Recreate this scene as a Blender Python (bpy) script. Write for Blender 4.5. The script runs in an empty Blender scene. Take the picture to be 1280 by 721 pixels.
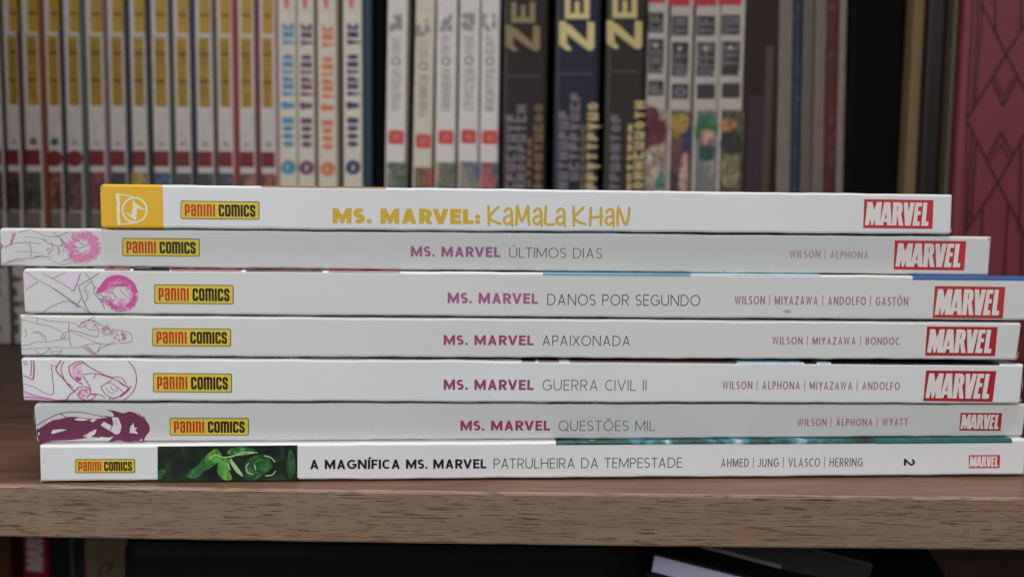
import bpy, bmesh, math, random
from mathutils import Vector, Matrix
from mathutils.geometry import delaunay_2d_cdt

scene = bpy.context.scene
col = scene.collection
R = math.radians

# ------------------------------------------------------------------ camera, light, exposure
F_PX, W_PX, H_PX = 1100.0, 1280.0, 721.0
CAM_D = 0.232
PITCH = math.atan((360.5 - 264.0) / F_PX)
ROLL = R(0.68)
YAW = R(3.5)                      # the stack stands slightly askew on the shelf
_d = (Matrix.Rotation(math.pi/2 - PITCH, 3, 'X') @ Matrix.Rotation(ROLL, 3, 'Z')) @ Vector(((50-W_PX/2)/F_PX, -(603.2-H_PX/2)/F_PX, -1))
CAM_H = -_d.z * CAM_D / (_d.y - math.tan(YAW)*_d.x)      # lens height above the shelf, about 7 cm
cam_d = bpy.data.cameras.new('camera')
cam = bpy.data.objects.new('camera', cam_d); col.objects.link(cam)
CAM_M = Matrix.Translation((0, -CAM_D, CAM_H)) @ Matrix.Rotation(math.pi/2 - PITCH, 4, 'X') @ Matrix.Rotation(ROLL, 4, 'Z')
cam.matrix_world = CAM_M
cam_d.sensor_width = 36.0
cam_d.lens = F_PX / W_PX * 36.0
cam_d.clip_start = 0.005; cam_d.clip_end = 20
cam_d.dof.use_dof = True
cam_d.dof.focus_distance = 0.2335
cam_d.dof.aperture_fstop = 11.0
scene.camera = cam

world = bpy.data.worlds.new('World'); scene.world = world
world.use_nodes = True
bg = world.node_tree.nodes['Background']
bg.inputs[0].default_value = (0.86, 0.93, 1.0, 1)
bg.inputs[1].default_value = 0.07

def area(name, loc, target, size, power, color):
    ld = bpy.data.lights.new(name, 'AREA'); ld.shape = 'RECTANGLE'
    ld.size, ld.size_y = size; ld.energy = power; ld.color = color
    o = bpy.data.objects.new(name, ld); col.objects.link(o)
    o.location = loc
    o.rotation_euler = (Vector(target) - Vector(loc)).to_track_quat('-Z', 'Y').to_euler()
    return o
area('ceiling_lamp', (0.08, -0.18, 1.55), (0.0, -0.05, 0.0), (0.5, 0.2), 17.0, (1.0, 0.97, 0.93))
area('left_front_fill', (-0.76, -0.98, 0.50), (0.05, 0.05, 0.07), (0.9, 0.34), 9.6, (0.975, 0.99, 1.0))  # added soft fill from the front left; no window is known there
area('right_front_fill', (0.75, -1.25, 0.55), (0.05, 0.0, 0.07), (0.5, 0.3), 3.8, (1.0, 0.98, 0.96))  # weak fill added to lift the right end of the spines

scene.view_settings.view_transform = 'Standard'
scene.view_settings.look = 'None'
scene.view_settings.exposure = 0.0
scene.view_settings.gamma = 1.0

# ------------------------------------------------------------------ measuring
def ray(px, py):
    d = Vector(((px - W_PX/2) / F_PX, -(py - H_PX/2) / F_PX, -1.0))
    return CAM_M.to_3x3() @ d
CAM_P = Vector((0, -CAM_D, CAM_H))
def hit(px, py, p0, n):
    d = ray(px, py); n = Vector(n)
    return CAM_P + d * ((Vector(p0) - CAM_P).dot(n) / d.dot(n))
def on_y(px, py, y):
    p = hit(px, py, (0, y, 0), (0, 1, 0)); return p.x, p.z

# ------------------------------------------------------------------ materials
def lin(c):
    c = c / 255.0
    return c/12.92 if c <= 0.04045 else ((c+0.055)/1.055)**2.4
def rgb(r, g, b, k=1.0):
    return tuple(min(0.85, lin(v)*k) for v in (r, g, b)) + (1,)
MATS = {}
def mat(name, color, rough=0.5, var=0.06, scale=60, bump=0.02, spec=0.5, metallic=0.0, bscale=400):
    if name in MATS: return MATS[name]
    m = bpy.data.materials.new(name); m.use_nodes = True; MATS[name] = m
    nt = m.node_tree; N = nt.nodes; L = nt.links
    b = N['Principled BSDF']
    b.inputs['Roughness'].default_value = rough
    b.inputs['Specular IOR Level'].default_value = spec
    b.inputs['Metallic'].default_value = metallic
    tc = N.new('ShaderNodeTexCoord')
    n1 = N.new('ShaderNodeTexNoise'); n1.inputs['Scale'].default_value = scale; n1.inputs['Detail'].default_value = 4
    L.new(tc.outputs['Object'], n1.inputs['Vector'])
    mx = N.new('ShaderNodeMix'); mx.data_type = 'RGBA'
    c = color
    mx.inputs[6].default_value = tuple(v*(1-var) for v in c[:3]) + (1,)
    mx.inputs[7].default_value = tuple(min(1, v*(1+var)) for v in c[:3]) + (1,)
    L.new(n1.outputs['Fac'], mx.inputs[0]); L.new(mx.outputs[2], b.inputs['Base Color'])
    mr = N.new('ShaderNodeMapRange'); mr.inputs[3].default_value = rough - 0.06; mr.inputs[4].default_value = rough + 0.08
    n2 = N.new('ShaderNodeTexNoise'); n2.inputs['Scale'].default_value = bscale; n2.inputs['Detail'].default_value = 3
    L.new(tc.outputs['Object'], n2.inputs['Vector'])
    L.new(n1.outputs['Fac'], mr.inputs[0]); L.new(mr.outputs[0], b.inputs['Roughness'])
    if bump:
        bp = N.new('ShaderNodeBump'); bp.inputs['Strength'].default_value = bump; bp.inputs['Distance'].default_value = 0.001
        L.new(n2.outputs['Fac'], bp.inputs['Height']); L.new(bp.outputs[0], b.inputs['Normal'])
    return m

def cover_mat(name, paper, seed, wear=0.5, left_colour=None, split=0.0):
    """laminated card: faint uneven tint, tiny specks of dirt, soft waves in the lamination, rubbed edges"""
    m = bpy.data.materials.new(name); m.use_nodes = True
    nt = m.node_tree; N = nt.nodes; L = nt.links; b = N['Principled BSDF']
    tc = N.new('ShaderNodeTexCoord'); mp = N.new('ShaderNodeMapping')
    mp.inputs['Location'].default_value = (seed*3.1, seed*1.7, seed*0.9)
    L.new(tc.outputs['Object'], mp.inputs[0])
    n1 = N.new('ShaderNodeTexNoise'); n1.inputs['Scale'].default_value = 22; n1.inputs['Detail'].default_value = 5
    L.new(mp.outputs[0], n1.inputs['Vector'])
    mx = N.new('ShaderNodeMix'); mx.data_type = 'RGBA'
    mx.inputs[6].default_value = tuple(v*0.93 for v in paper[:3]) + (1,)
    mx.inputs[7].default_value = tuple(min(1, v*1.05) for v in paper[:3]) + (1,)
    L.new(n1.outputs['Fac'], mx.inputs[0])
    last = mx.outputs[2]
    if left_colour:
        sx = N.new('ShaderNodeSeparateXYZ'); L.new(tc.outputs['Object'], sx.inputs[0])
        lt = N.new('ShaderNodeMath'); lt.operation = 'LESS_THAN'; lt.inputs[1].default_value = split
        L.new(sx.outputs['X'], lt.inputs[0])
        m2 = N.new('ShaderNodeMix'); m2.data_type = 'RGBA'; L.new(lt.outputs[0], m2.inputs[0])
        L.new(last, m2.inputs[6]); m2.inputs[7].default_value = left_colour
        last = m2.outputs[2]
    # specks
    n3 = N.new('ShaderNodeTexNoise'); n3.inputs['Scale'].default_value = 900; n3.inputs['Detail'].default_value = 2
    L.new(mp.outputs[0], n3.inputs['Vector'])
    r3 = N.new('ShaderNodeMapRange'); r3.inputs[1].default_value = 0.72; r3.inputs[2].default_value = 0.80
    r3.inputs[3].default_value = 0; r3.inputs[4].default_value = 0.35*wear
    L.new(n3.outputs['Fac'], r3.inputs[0])
    m3 = N.new('ShaderNodeMix'); m3.data_type = 'RGBA'; L.new(r3.outputs[0], m3.inputs[0])
    L.new(last, m3.inputs[6]); m3.inputs[7].default_value = (0.25, 0.22, 0.18, 1)
    # rubbed, greyed edges
    g = N.new('ShaderNodeNewGeometry')
    r4 = N.new('ShaderNodeMapRange'); r4.inputs[1].default_value = 0.53; r4.inputs[2].default_value = 0.60; r4.inputs[4].default_value = 0.25*wear
    L.new(g.outputs['Pointiness'], r4.inputs[0])
    m4 = N.new('ShaderNodeMix'); m4.data_type = 'RGBA'; L.new(r4.outputs[0], m4.inputs[0])
    L.new(m3.outputs[2], m4.inputs[6]); m4.inputs[7].default_value = (0.45, 0.42, 0.38, 1)
    L.new(m4.outputs[2], b.inputs['Base Color'])
    b.inputs['Specular IOR Level'].default_value = 0.4
    rr = N.new('ShaderNodeMapRange'); rr.inputs[3].default_value = 0.36; rr.inputs[4].default_value = 0.54
    L.new(n1.outputs['Fac'], rr.inputs[0]); L.new(rr.outputs[0], b.inputs['Roughness'])
    mp2 = N.new('ShaderNodeMapping'); mp2.inputs['Scale'].default_value = (1, 1, 1.6)
    L.new(mp.outputs[0], mp2.inputs[0])
    n2 = N.new('ShaderNodeTexNoise'); n2.inputs['Scale'].default_value = 45; n2.inputs['Detail'].default_value = 3
    L.new(mp2.outputs[0], n2.inputs['Vector'])
    bp = N.new('ShaderNodeBump'); bp.inputs['Strength'].default_value = 0.22; bp.inputs['Distance'].default_value = 0.0006
    L.new(n2.outputs['Fac'], bp.inputs['Height'])
    n5 = N.new('ShaderNodeTexNoise'); n5.inputs['Scale'].default_value = 1400
    L.new(mp.outputs[0], n5.inputs['Vector'])
    bp2 = N.new('ShaderNodeBump'); bp2.inputs['Strength'].default_value = 0.06; bp2.inputs['Distance'].default_value = 0.0003
    L.new(n5.outputs['Fac'], bp2.inputs['Height']); L.new(bp.outputs[0], bp2.inputs['Normal'])
    L.new(bp2.outputs[0], b.inputs['Normal'])
    return m

def wood_mat(name, c_dark, c_mid, c_light, streak, streak_amt=0.75, rough=0.45, k=1.0):
    m = bpy.data.materials.new(name); m.use_nodes = True
    nt = m.node_tree; N = nt.nodes; L = nt.links; b = N['Principled BSDF']
    tc = N.new('ShaderNodeTexCoord')
    def noise(sc, scale, detail, rough_=0.6, w=0.0):
        mp = N.new('ShaderNodeMapping'); mp.inputs['Scale'].default_value = sc; mp.inputs['Location'].default_value = (w, w, w)
        L.new(tc.outputs['Object'], mp.inputs[0])
        n = N.new('ShaderNodeTexNoise'); n.inputs['Scale'].default_value = scale; n.inputs['Detail'].default_value = detail
        n.inputs['Roughness'].default_value = rough_; n.inputs['Distortion'].default_value = 0.15
        L.new(mp.outputs[0], n.inputs['Vector']); return n
    base = noise((1, 12, 12), 30*k, 6)
    cr = N.new('ShaderNodeValToRGB'); e = cr.color_ramp.elements
    e[0].position = 0.30; e[0].color = c_dark; e[1].position = 0.72; e[1].color = c_light
    x = e.new(0.5); x.color = c_mid
    L.new(base.outputs['Fac'], cr.inputs[0])
    red = noise((1, 14, 14), 9*k, 3, w=3.3)
    rr = N.new('ShaderNodeMapRange'); rr.inputs[1].default_value = 0.52; rr.inputs[2].default_value = 0.72; rr.inputs[4].default_value = 0.45
    L.new(red.outputs['Fac'], rr.inputs[0])
    m0 = N.new('ShaderNodeMix'); m0.data_type = 'RGBA'; L.new(rr.outputs[0], m0.inputs[0]); L.new(cr.outputs[0], m0.inputs[6])
    m0.inputs[7].default_value = (c_mid[0]*1.15, c_mid[1]*0.85, c_mid[2]*0.72, 1)
    # pores: short dark dashes along the grain, in two sizes
    p1 = noise((1, 24, 24), 100*k, 1, 0.4, 1.1)
    r1 = N.new('ShaderNodeMapRange'); r1.inputs[1].default_value = 0.62; r1.inputs[2].default_value = 0.65; r1.inputs[4].default_value = streak_amt
    L.new(p1.outputs['Fac'], r1.inputs[0])
    p2 = noise((1, 19, 19), 190*k, 1, 0.4, 7.7)
    r2 = N.new('ShaderNodeMapRange'); r2.inputs[1].default_value = 0.61; r2.inputs[2].default_value = 0.64; r2.inputs[4].default_value = streak_amt*0.8
    L.new(p2.outputs['Fac'], r2.inputs[0])
    patch = noise((1, 2.5, 2.5), 22*k, 3, w=5.2)
    rp = N.new('ShaderNodeMapRange'); rp.inputs[1].default_value = 0.38; rp.inputs[2].default_value = 0.5; rp.inputs[3].default_value = 0.55
    L.new(patch.outputs['Fac'], rp.inputs[0])
    mxx = N.new('ShaderNodeMath'); mxx.operation = 'MAXIMUM'; L.new(r1.outputs[0], mxx.inputs[0]); L.new(r2.outputs[0], mxx.inputs[1])
    mul = N.new('ShaderNodeMath'); mul.operation = 'MULTIPLY'; L.new(mxx.outputs[0], mul.inputs[0]); L.new(rp.outputs[0], mul.inputs[1])
    m1 = N.new('ShaderNodeMix'); m1.data_type = 'RGBA'; L.new(mul.outputs[0], m1.inputs[0]); L.new(m0.outputs[2], m1.inputs[6]); m1.inputs[7].default_value = streak
    L.new(m1.outputs[2], b.inputs['Base Color'])
    b.inputs['Roughness'].default_value = rough
    bp = N.new('ShaderNodeBump'); bp.invert = True; bp.inputs['Strength'].default_value = 0.35; bp.inputs['Distance'].default_value = 0.0002
    L.new(mul.outputs[0], bp.inputs['Height']); L.new(bp.outputs[0], b.inputs['Normal'])
    return m

def pic_mat(name, cols, seed, scale=170, k=1.25):
    """printed cover art too small to read: soft patches of several inks"""
    m = bpy.data.materials.new(name); m.use_nodes = True
    nt = m.node_tree; N = nt.nodes; L = nt.links; b = N['Principled BSDF']; b.inputs['Roughness'].default_value = .45
    tc = N.new('ShaderNodeTexCoord'); mp = N.new('ShaderNodeMapping'); mp.inputs['Location'].default_value = (seed*.37, seed*.11, seed*.23)
    mp.inputs['Scale'].default_value = (1.2, 1, .8)
    L.new(tc.outputs['Object'], mp.inputs[0])
    n = N.new('ShaderNodeTexNoise'); n.inputs['Scale'].default_value = scale; n.inputs['Detail'].default_value = 4; n.inputs['Distortion'].default_value = 1.2
    L.new(mp.outputs[0], n.inputs['Vector'])
    cr = N.new('ShaderNodeValToRGB'); e = cr.color_ramp.elements
    q = len(cols)
    for i in range(q):
        p = .30 + .42*i/(q-1)
        el = e[i] if i < 2 else e.new(p)
        el.position = p
        el.color = rgb(*cols[i], k)
    L.new(n.outputs['Fac'], cr.inputs[0]); L.new(cr.outputs[0], b.inputs['Base Color'])
    return m

# ------------------------------------------------------------------ object helpers
def thing(name, label, cat, loc=(0, 0, 0), rotz=0.0, group=None, roty=0.0):
    o = bpy.data.objects.new(name, None); col.objects.link(o)
    o.empty_display_size = 0.01
    o.location = loc; o.rotation_euler = (0, roty, rotz)
    o['label'] = label; o['category'] = cat
    if group: o['group'] = group
    return o
def link_mesh(name, verts, faces, material, parent=None, smooth=False):
    me = bpy.data.meshes.new(name); me.from_pydata([tuple(v) for v in verts], [], faces); me.update()
    if material: me.materials.append(material)
    if smooth:
        for p in me.polygons: p.use_smooth = True
    o = bpy.data.objects.new(name, me); col.objects.link(o)
    if parent: o.parent = parent
    return o
def link_bm(name, bm, material, parent=None, smooth=False):
    me = bpy.data.meshes.new(name); bmesh.ops.recalc_face_normals(bm, faces=bm.faces[:]); bm.to_mesh(me); bm.free()
    me.materials.append(material)
    if smooth:
        for p in me.polygons: p.use_smooth = True
    o = bpy.data.objects.new(name, me); col.objects.link(o)
    if parent: o.parent = parent
    return o
def box_bm(x0, x1, y0, y1, z0, z1, bevel=0.0, seg=2):
    bm = bmesh.new(); bmesh.ops.create_cube(bm, size=1)
    for v in bm.verts:
        v.co = Vector((x0 + (v.co.x+0.5)*(x1-x0), y0 + (v.co.y+0.5)*(y1-y0), z0 + (v.co.z+0.5)*(z1-z0)))
    if bevel: bmesh.ops.bevel(bm, geom=bm.edges[:], offset=bevel, segments=seg, profile=0.5, affect='EDGES')
    return bm
def box(name, x0, x1, y0, y1, z0, z1, m, parent=None, bevel=0.0):
    return link_bm(name, box_bm(x0, x1, y0, y1, z0, z1, bevel), m, parent)

# ------------------------------------------------------------------ flat print: strokes -> one clean planar sheet
def stroke(pts, w, closed=False):
    """a polyline of width w as mitred quads; w may be a list"""
    P = [Vector(p) for p in pts]; Q = [P[0]]
    for p in P[1:]:
        if (p - Q[-1]).length > 1e-5: Q.append(p)
    if closed and (Q[0]-Q[-1]).length < 1e-5: Q.pop()
    P = Q; n = len(P)
    if n < 2: return []
    ws = w if isinstance(w, (list, tuple)) else None
    Lp, Rp = [], []
    for i in range(n):
        h = (ws[min(i, len(ws)-1)] if ws else w)/2
        a = P[(i-1) % n] if (i > 0 or closed) else None
        c = P[(i+1) % n] if (i < n-1 or closed) else None
        d1 = (P[i]-a).normalized() if a is not None else None
        d2 = (c-P[i]).normalized() if c is not None else None
        if d1 is None: d1 = d2
        if d2 is None: d2 = d1
        n1 = Vector((-d1.y, d1.x)); n2 = Vector((-d2.y, d2.x)); mm = n1 + n2
        if mm.length < 1e-4: mm = n1.copy()
        mm.normalize(); k = h / max(0.28, mm.dot(n1))
        Lp.append(P[i] + mm*k); Rp.append(P[i] - mm*k)
    out = []
    for i in range(n if closed else n-1):
        j = (i+1) % n
        out.append([Lp[i], Rp[i], Rp[j], Lp[j]])
    return out
def disc(cx, cy, r, n=14, ry=None):
    ry = ry or r
    return [[Vector((cx + r*math.cos(2*math.pi*i/n), cy + ry*math.sin(2*math.pi*i/n))) for i in range(n)]]
def arc(cx, cy, rx, ry, a0, a1, n=14):
    return [(cx + rx*math.cos(R(a0+(a1-a0)*i/n)), cy + ry*math.sin(R(a0+(a1-a0)*i/n))) for i in range(n+1)]
def rounded(pts, r, closed=False, n=4):
    P = [Vector(p) for p in pts]; out = []; N = len(P)
    for i, p in enumerate(P):
        if not closed and i in (0, N-1): out.append(p); continue
        a = P[(i-1) % N]; c = P[(i+1) % N]
        k1 = min(r, (a-p).length*0.49); k2 = min(r, (c-p).length*0.49)
        s = p + (a-p).normalized()*k1; e = p + (c-p).normalized()*k2
        for j in range(n+1):
            t = j/n; out.append(s*(1-t)**2 + p*2*t*(1-t) + e*t*t)
    return out
def clip_y(poly, lo, hi):
    for sgn, lim in ((1, lo), (-1, -hi)):
        out = []
        for i in range(len(poly)):
            a, b = poly[i-1], poly[i]
            fa, fb = sgn*a.y - lim, sgn*b.y - lim
            if (fa >= 0) != (fb >= 0):
                out.append(a + (b-a)*(fa/(fa-fb)))
            if fb >= 0: out.append(b)
        poly = out
        if len(poly) < 3: return []
    return poly
def spline(pts, n=6, closed=False):
    P = [Vector(p) for p in pts]; out = []; N = len(P)
    rng = range(N) if closed else range(N-1)
    for i in rng:
        p1 = P[i]; p2 = P[(i+1) % N]
        p0 = P[i-1] if (i > 0 or closed) else p1
        p3 = P[(i+2) % N] if (i+2 < N or closed) else p2
        for j in range(n):
            t = j/n
            out.append(0.5*((2*p1) + (p2-p0)*t + (2*p0-5*p1+4*p2-p3)*t*t + (3*p1-p0-3*p2+p3)*t**3))
    if not closed: out.append(P[-1])
    return out
def area2(p):
    return sum(p[i-1].x*p[i].y - p[i].x*p[i-1].y for i in range(len(p)))
def union(polys):
    """planar union of many polygons -> verts2d, tris (no overlapping faces)"""
    V, Fc = [], []
    for p in polys:
        if len(p) < 3: continue
        q = [Vector((v[0], v[1])) for v in p]
        parts = [[q[0], q[1], q[2]], [q[0], q[2], q[3]]] if len(q) == 4 else [q]
        for q in parts:
            a = area2(q)
            if abs(a) < 1e-4: continue
            if a < 0: q = q[::-1]
            Fc.append(list(range(len(V), len(V)+len(q)))); V += q
    if not V: return [], []
    r = delaunay_2d_cdt(V, [], Fc, 0, 1e-5, True)
    vs, fs, of = r[0], r[2], r[5]
    def inside(pt, f):
        c = False; n = len(f)
        for i in range(n):
            a, b = V[f[i-1]], V[f[i]]
            if (a.y > pt.y) != (b.y > pt.y) and pt.x < (b.x-a.x)*(pt.y-a.y)/(b.y-a.y)+a.x: c = not c
        return c
    keep = []
    for f, o in zip(fs, of):
        if not len(o): continue
        ct = Vector((sum(vs[i][0] for i in f)/len(f), sum(vs[i][1] for i in f)/len(f)))
        if any(inside(ct, Fc[k]) for k in o): keep.append(f)
    return vs, keep

# ---- a geometric sans built from strokes. glyph(ch, w, k) -> (polys, advance width); cap height 1
def glyph(ch, w, k=1.0):
    h = w/2; S = []; P = []; D = []
    def L(*pts): S.append((list(pts), False))
    acc = None
    base = {'Ú': ('U', 'a'), 'Í': ('I', 'a'), 'Ó': ('O', 'a'), 'Õ': ('O', 't')}
    if ch in base: ch, acc = base[ch]
    W = {'A': .86, 'B': .64, 'C': .70, 'D': .80, 'E': .56, 'F': .54, 'G': .88, 'H': .78, 'I': 0, 'J': .42, 'K': .70, 'L': .52,
         'M': .98, 'N': .82, 'O': .98, 'P': .62, 'Q': .98, 'R': .66, 'S': .58, 'T': .66, 'U': .76, 'V': .82, 'W': 1.16, 'X': .74,
         'Y': .74, 'Z': .68, '|': 0, '.': 0, ':': 0, ' ': .34, '2': .56}[ch]*k
    if ch in 'I|.:' : W = w
    else: W = W + w*0.35 if ch != ' ' else W
    lo, hi = 0.0, 1.0
    x0, x1 = h, W-h; t = 1-h; m = W/2
    e = 0.6
    if ch == 'A':
        L((x0-e*(m-x0)/1*0.6-0.0, -0.6), (m, 1-h*0.2), (x1+e*(x1-m)*0.6, -0.6)); L((x0+(m-x0)*.32, .30), (x1-(x1-m)*.32, .30))
    elif ch == 'B':
        L((x0, 0), (x0, 1)); L((x0, t), (m, t), *arc(m, (t+.53)/2, x1-m-h*.3, (t-.53)/2, 90, -90)[1:], (x0, .53))
        L((x0, .53), (m, .53), *arc(m, (h+.53)/2, x1-m, (.53-h)/2, 90, -90)[1:], (x0, h))
    elif ch == 'C': L(*arc(m+.06, .5, m-h+.06, .5-h, 50, 310, 22))
    elif ch == 'D': L((x0, 0), (x0, 1)); L((x0, t), (m*.8, t), *arc(m*.8, .5, x1-m*.8, .5-h, 90, -90, 18)[1:], (x0, h))
    elif ch == 'E': L((W, t), (x0, t), (x0, h), (W, h)); L((x0, .52), (W*.92, .52))
    elif ch == 'F': L((W, t), (x0, t), (x0, 0)); L((x0, .50), (W*.92, .50))
    elif ch == 'G': L(*arc(m+.02, .5, m-h+.02, .5-h, 46, 345, 24), ); L((x1+.01, .12+h), (x1+.01, .47), (m+.04, .47))
    elif ch == 'H': L((x0, 0), (x0, 1)); L((x1, 0), (x1, 1)); L((x0, .52), (x1, .52))
    elif ch == 'I': L((h, 0), (h, 1))
    elif ch == 'J': L((x1, 1), (x1, .26), *arc(x1-.24, .26, .24, .26-h, 0, -110)[1:])
    elif ch == 'K': L((x0, 0), (x0, 1)); L((x0, .35), (x1+.08, 1.12)); L((x0+.24*k+h*.4, .5), (x1+.06, -.12))
    elif ch == 'L': L((x0, 1), (x0, h), (W, h))
    elif ch == 'M': L((x0, 0), (x0, 1)); L((x1, 0), (x1, 1)); L((x0-.12*k, 1.2), (m, .12+h*.6), (x1+.12*k, 1.2))
    elif ch == 'N': L((x0, 0), (x0, 1)); L((x1, 0), (x1, 1)); L((x0-.1, 1.14), (x1+.1, -.14))
    elif ch in 'OQ':
        S.append((arc(m, .5, m-h, .5-h, 0, 360, 30)[:-1], True))
        if ch == 'Q': L((m+.12, .26), (x1+.06, -.06)); lo = -.08
    elif ch in 'PR':
        L((x0, 0), (x0, 1)); L((x0, t), (m, t), *arc(m, (t+.46)/2, x1-m, (t-.46)/2, 90, -90)[1:], (x0, .46))
        if ch == 'R': L((m*.9, .50), (x1+.09, -.14))
    elif ch == 'S':
        r1 = (t-.5)/2; cx = m
        L(*arc(cx, t-r1, m-h, r1, 35, 270, 14), *arc(cx, .5-r1, m-h, r1, 90, -145, 14)[1:])
    elif ch == 'T': L((0, t), (W, t)); L((m, 0), (m, t))
    elif ch == 'U': L((x0, 1), (x0, .38), *arc(m, .38, m-h, .38-h, 180, 360, 14)[1:], (x1, 1))
    elif ch == 'V': L((x0-.6*(m-x0), 1.6), (m, h*.2), (x1+.6*(x1-m), 1.6))
    elif ch == 'W':
        q = (x1-x0)/4
        L((x0-.6*q, 1.6), (x0+q, h*.2), (m, 1-h*.2), (x1-q, h*.2), (x1+.6*q, 1.6))
    elif ch == 'X': L((x0-.1, -.14), (x1+.1, 1.14)); L((x0-.1, 1.14), (x1+.1, -.14))
    elif ch == 'Y': L((m, 0), (m, .46)); L((x0-.25*(m-x0), 1.14), (m, .44), (x1+.25*(x1-m), 1.14))
    elif ch == 'Z': L((0, t), (W, t)); L((0, h), (W, h)); L((x0-.02, h*.4), (x1+.02, 1-h*.4))
    elif ch == '2':
        L(*arc(m, t-.27+h*.5, m-h, .27-h*.5, 165, -20, 12), (x0+.02, h)); L((0, h), (W, h))
    elif ch == '|': L((h*.6, -.14), (h*.6, 1.14)); lo, hi = -.14, 1.14
    elif ch in '.:':
        r = w*.56; P += disc(h, r, r); hi = 1
        if ch == ':': P += disc(h, r*3.3, r)
    for pts, cl in S:
        ww = w*0.6 if ch == '|' else w
        for q in stroke(pts, ww, cl):
            c = clip_y(q, lo, hi)
            if c: P.append(c)
    if acc == 'a': P += stroke([(W*.5-.02, 1.07), (W*.5+.14, 1.24)], w*.9)
    if acc == 't': P += stroke([(W*.5-.2, 1.12), (W*.5-.09, 1.18), (W*.5+.07, 1.12), (W*.5+.19, 1.18)], w*.9)
    return P, W
def text_polys(s, w, k=1.0, track=0.13):
    x = 0; out = []
    kern = {'AV': -.1, 'VA': -.1, 'AT': -.1, 'TA': -.1, 'LT': -.08, 'AW': -.08, 'RV': -.05, 'AY': -.08, 'YA': -.08, 'PA': -.06, 'LV': -.08, 'WY': 0, 'AZ': 0}
    for i, ch in enumerate(s):
        P, W = glyph(ch, w, k)
        out += [[Vector((v.x + x, v.y)) for v in p] for p in P]
        x += W + (track if ch != ' ' else track)
        if s[i:i+2] in kern: x += kern[s[i:i+2]]*k
    return out, x - track

# publisher lettering: tall square letters
def boxy(ch, W, w):
    h = w/2; a, b = h, W-h; t = 1-h; r = w*0.55
    def S(*p, c=False): return stroke(rounded(p, r, c), w, c)
    if ch == 'P': return S((a, 0), (a, t)) + S((a, t), (b, t), (b, .36), (a, .36))+ stroke([(a, 0), (a, 1)], w)
    if ch == 'a': return S((a, .68), (a, t), (b, t), (b, 0)) + S((b, .58), (a, .52), (a, h), (b, h))
    if ch == 'n': return S((a, 0), (a, t), (b, t), (b, 0)) + stroke([(a, 0), (a, 1)], w)
    if ch == 'i': return stroke([(W/2, 0), (W/2, 1)], w)
    if ch == 'C': return S((b, .64), (b, t), (a, t), (a, h), (b, h), (b, .36))
    if ch == 'O': return S((a, h), (b, h), (b, t), (a, t), c=True)
    if ch == 'M': return S((a, 0), (a, t), (b, t), (b, 0)) + stroke([(W/2, 0), (W/2, 1-h)], w) + stroke([(a, 0), (a, 1)], w)
    if ch == 'S': return S((b, .66), (b, t), (a, t), (a, .56), (b, .44), (b, h), (a, h), (a, .34))
def boxy_word(seq, w, gap=0.075):
    x = 0; out = []
    for ch, W in seq:
        out += [[Vector((v.x+x, v.y)) for v in p] for p in boxy(ch, W, w)]
        x += W + gap
    return out, x - gap

# heavy condensed logo letters, drawn on a 960 x 392 field (y down)
LOGO = [
 [(235,97),(302,97),(318,155),(283,300),(268,412),(213,412)], [(302,97),(332,212),(322,412),(298,412),(270,240)], [(270,180),(302,97),(340,240),(322,412),(298,412)],
 [(368,97),(435,97),(418,412),(352,412),(350,260)], [(368,97),(400,180),(350,330),(322,412),(298,412),(318,250)],
 [(468,97),(512,97),(498,245),(462,412),(412,412)], [(500,97),(552,97),(582,412),(520,412),(505,300),(496,160)], [(462,322),(516,322),(518,366),(462,366)], [(468,97),(552,97),(556,215),(480,240)],
 [(592,97),(655,97),(646,412),(584,412)], [(640,97),(690,97),(690,150),(640,150)], [(664,97),(690,97),(716,120),(724,160),(722,215),(704,254),(672,262),(664,214)], [(640,215),(690,215),(690,264),(640,264)], [(668,236),(704,250),(742,412),(680,412),(652,262)],
 [(736,97),(796,97),(820,330),(812,412),(766,412)], [(830,97),(890,97),(842,412),(786,412),(800,280)],
 [(902,97),(945,97),(930,412),(870,412)], [(930,97),(992,97),(989,150),(925,150)], [(925,214),(980,214),(976,266),(920,266)], [(915,352),(970,352),(966,412),(910,412)],
 [(1008,97),(1066,97),(1050,412),(992,412)], [(1040,354),(1092,354),(1088,412),(1030,412)]]
def logo_letters():
    return [[Vector(((x-190)/960, 1-(y-60)/392)) for x, y in p] for p in LOGO]

# hand lettering
def hand_word():
    g = []
    def a(x):   # a small double-storey a with a tail
        return [[(x+.06, .74), (x+.2, .9), (x+.36, .86), (x+.42, .6), (x+.44, .1), (x+.46, -.06)],
                [(x+.4, .5), (x+.16, .46), (x+.03, .28), (x+.1, .08), (x+.28, .06), (x+.42, .24)]]
    def K(x): return [[(x+.05, 1.02), (x+.07, .5), (x+.08, -.02)], [(x+.55, .98), (x+.26, .66), (x+.1, .44), (x+.3, .2), (x+.68, .05)]]
    def M(x): return [[(x+.08, 0), (x+.1, .55), (x+.12, 1.02), (x+.36, .22), (x+.66, 1.02), (x+.68, .5), (x+.74, 0)]]
    def Lg(x): return [[(x+.08, 1.02), (x+.06, .5), (x+.08, .06), (x+.5, .04)]]
    def H(x): return [[(x+.1, .98), (x+.08, -.02)], [(x+.62, .98), (x+.64, 0)], [(x+.06, .42), (x+.7, .5)]]
    def N(x): return [[(x+.08, .0), (x+.1, .98), (x+.46, .06), (x+.62, .4), (x+.66, 1.0)]]
    x = 0
    for f, adv in ((K, .82), (a, .58), (M, .92), (a, .58), (Lg, .60), (a, .84), (K, .84), (H, .84), (a, .58), (N, .7)):
        g += f(x); x += adv
    polys = []
    for pts in g:
        ww = .135
        polys += stroke(spline(pts, 4) if len(pts) > 2 and f is not None else pts, ww)
        for q in (pts[0], pts[-1]): polys += disc(q[0], q[1], ww*.5, 10)
    return polys, x

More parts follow.
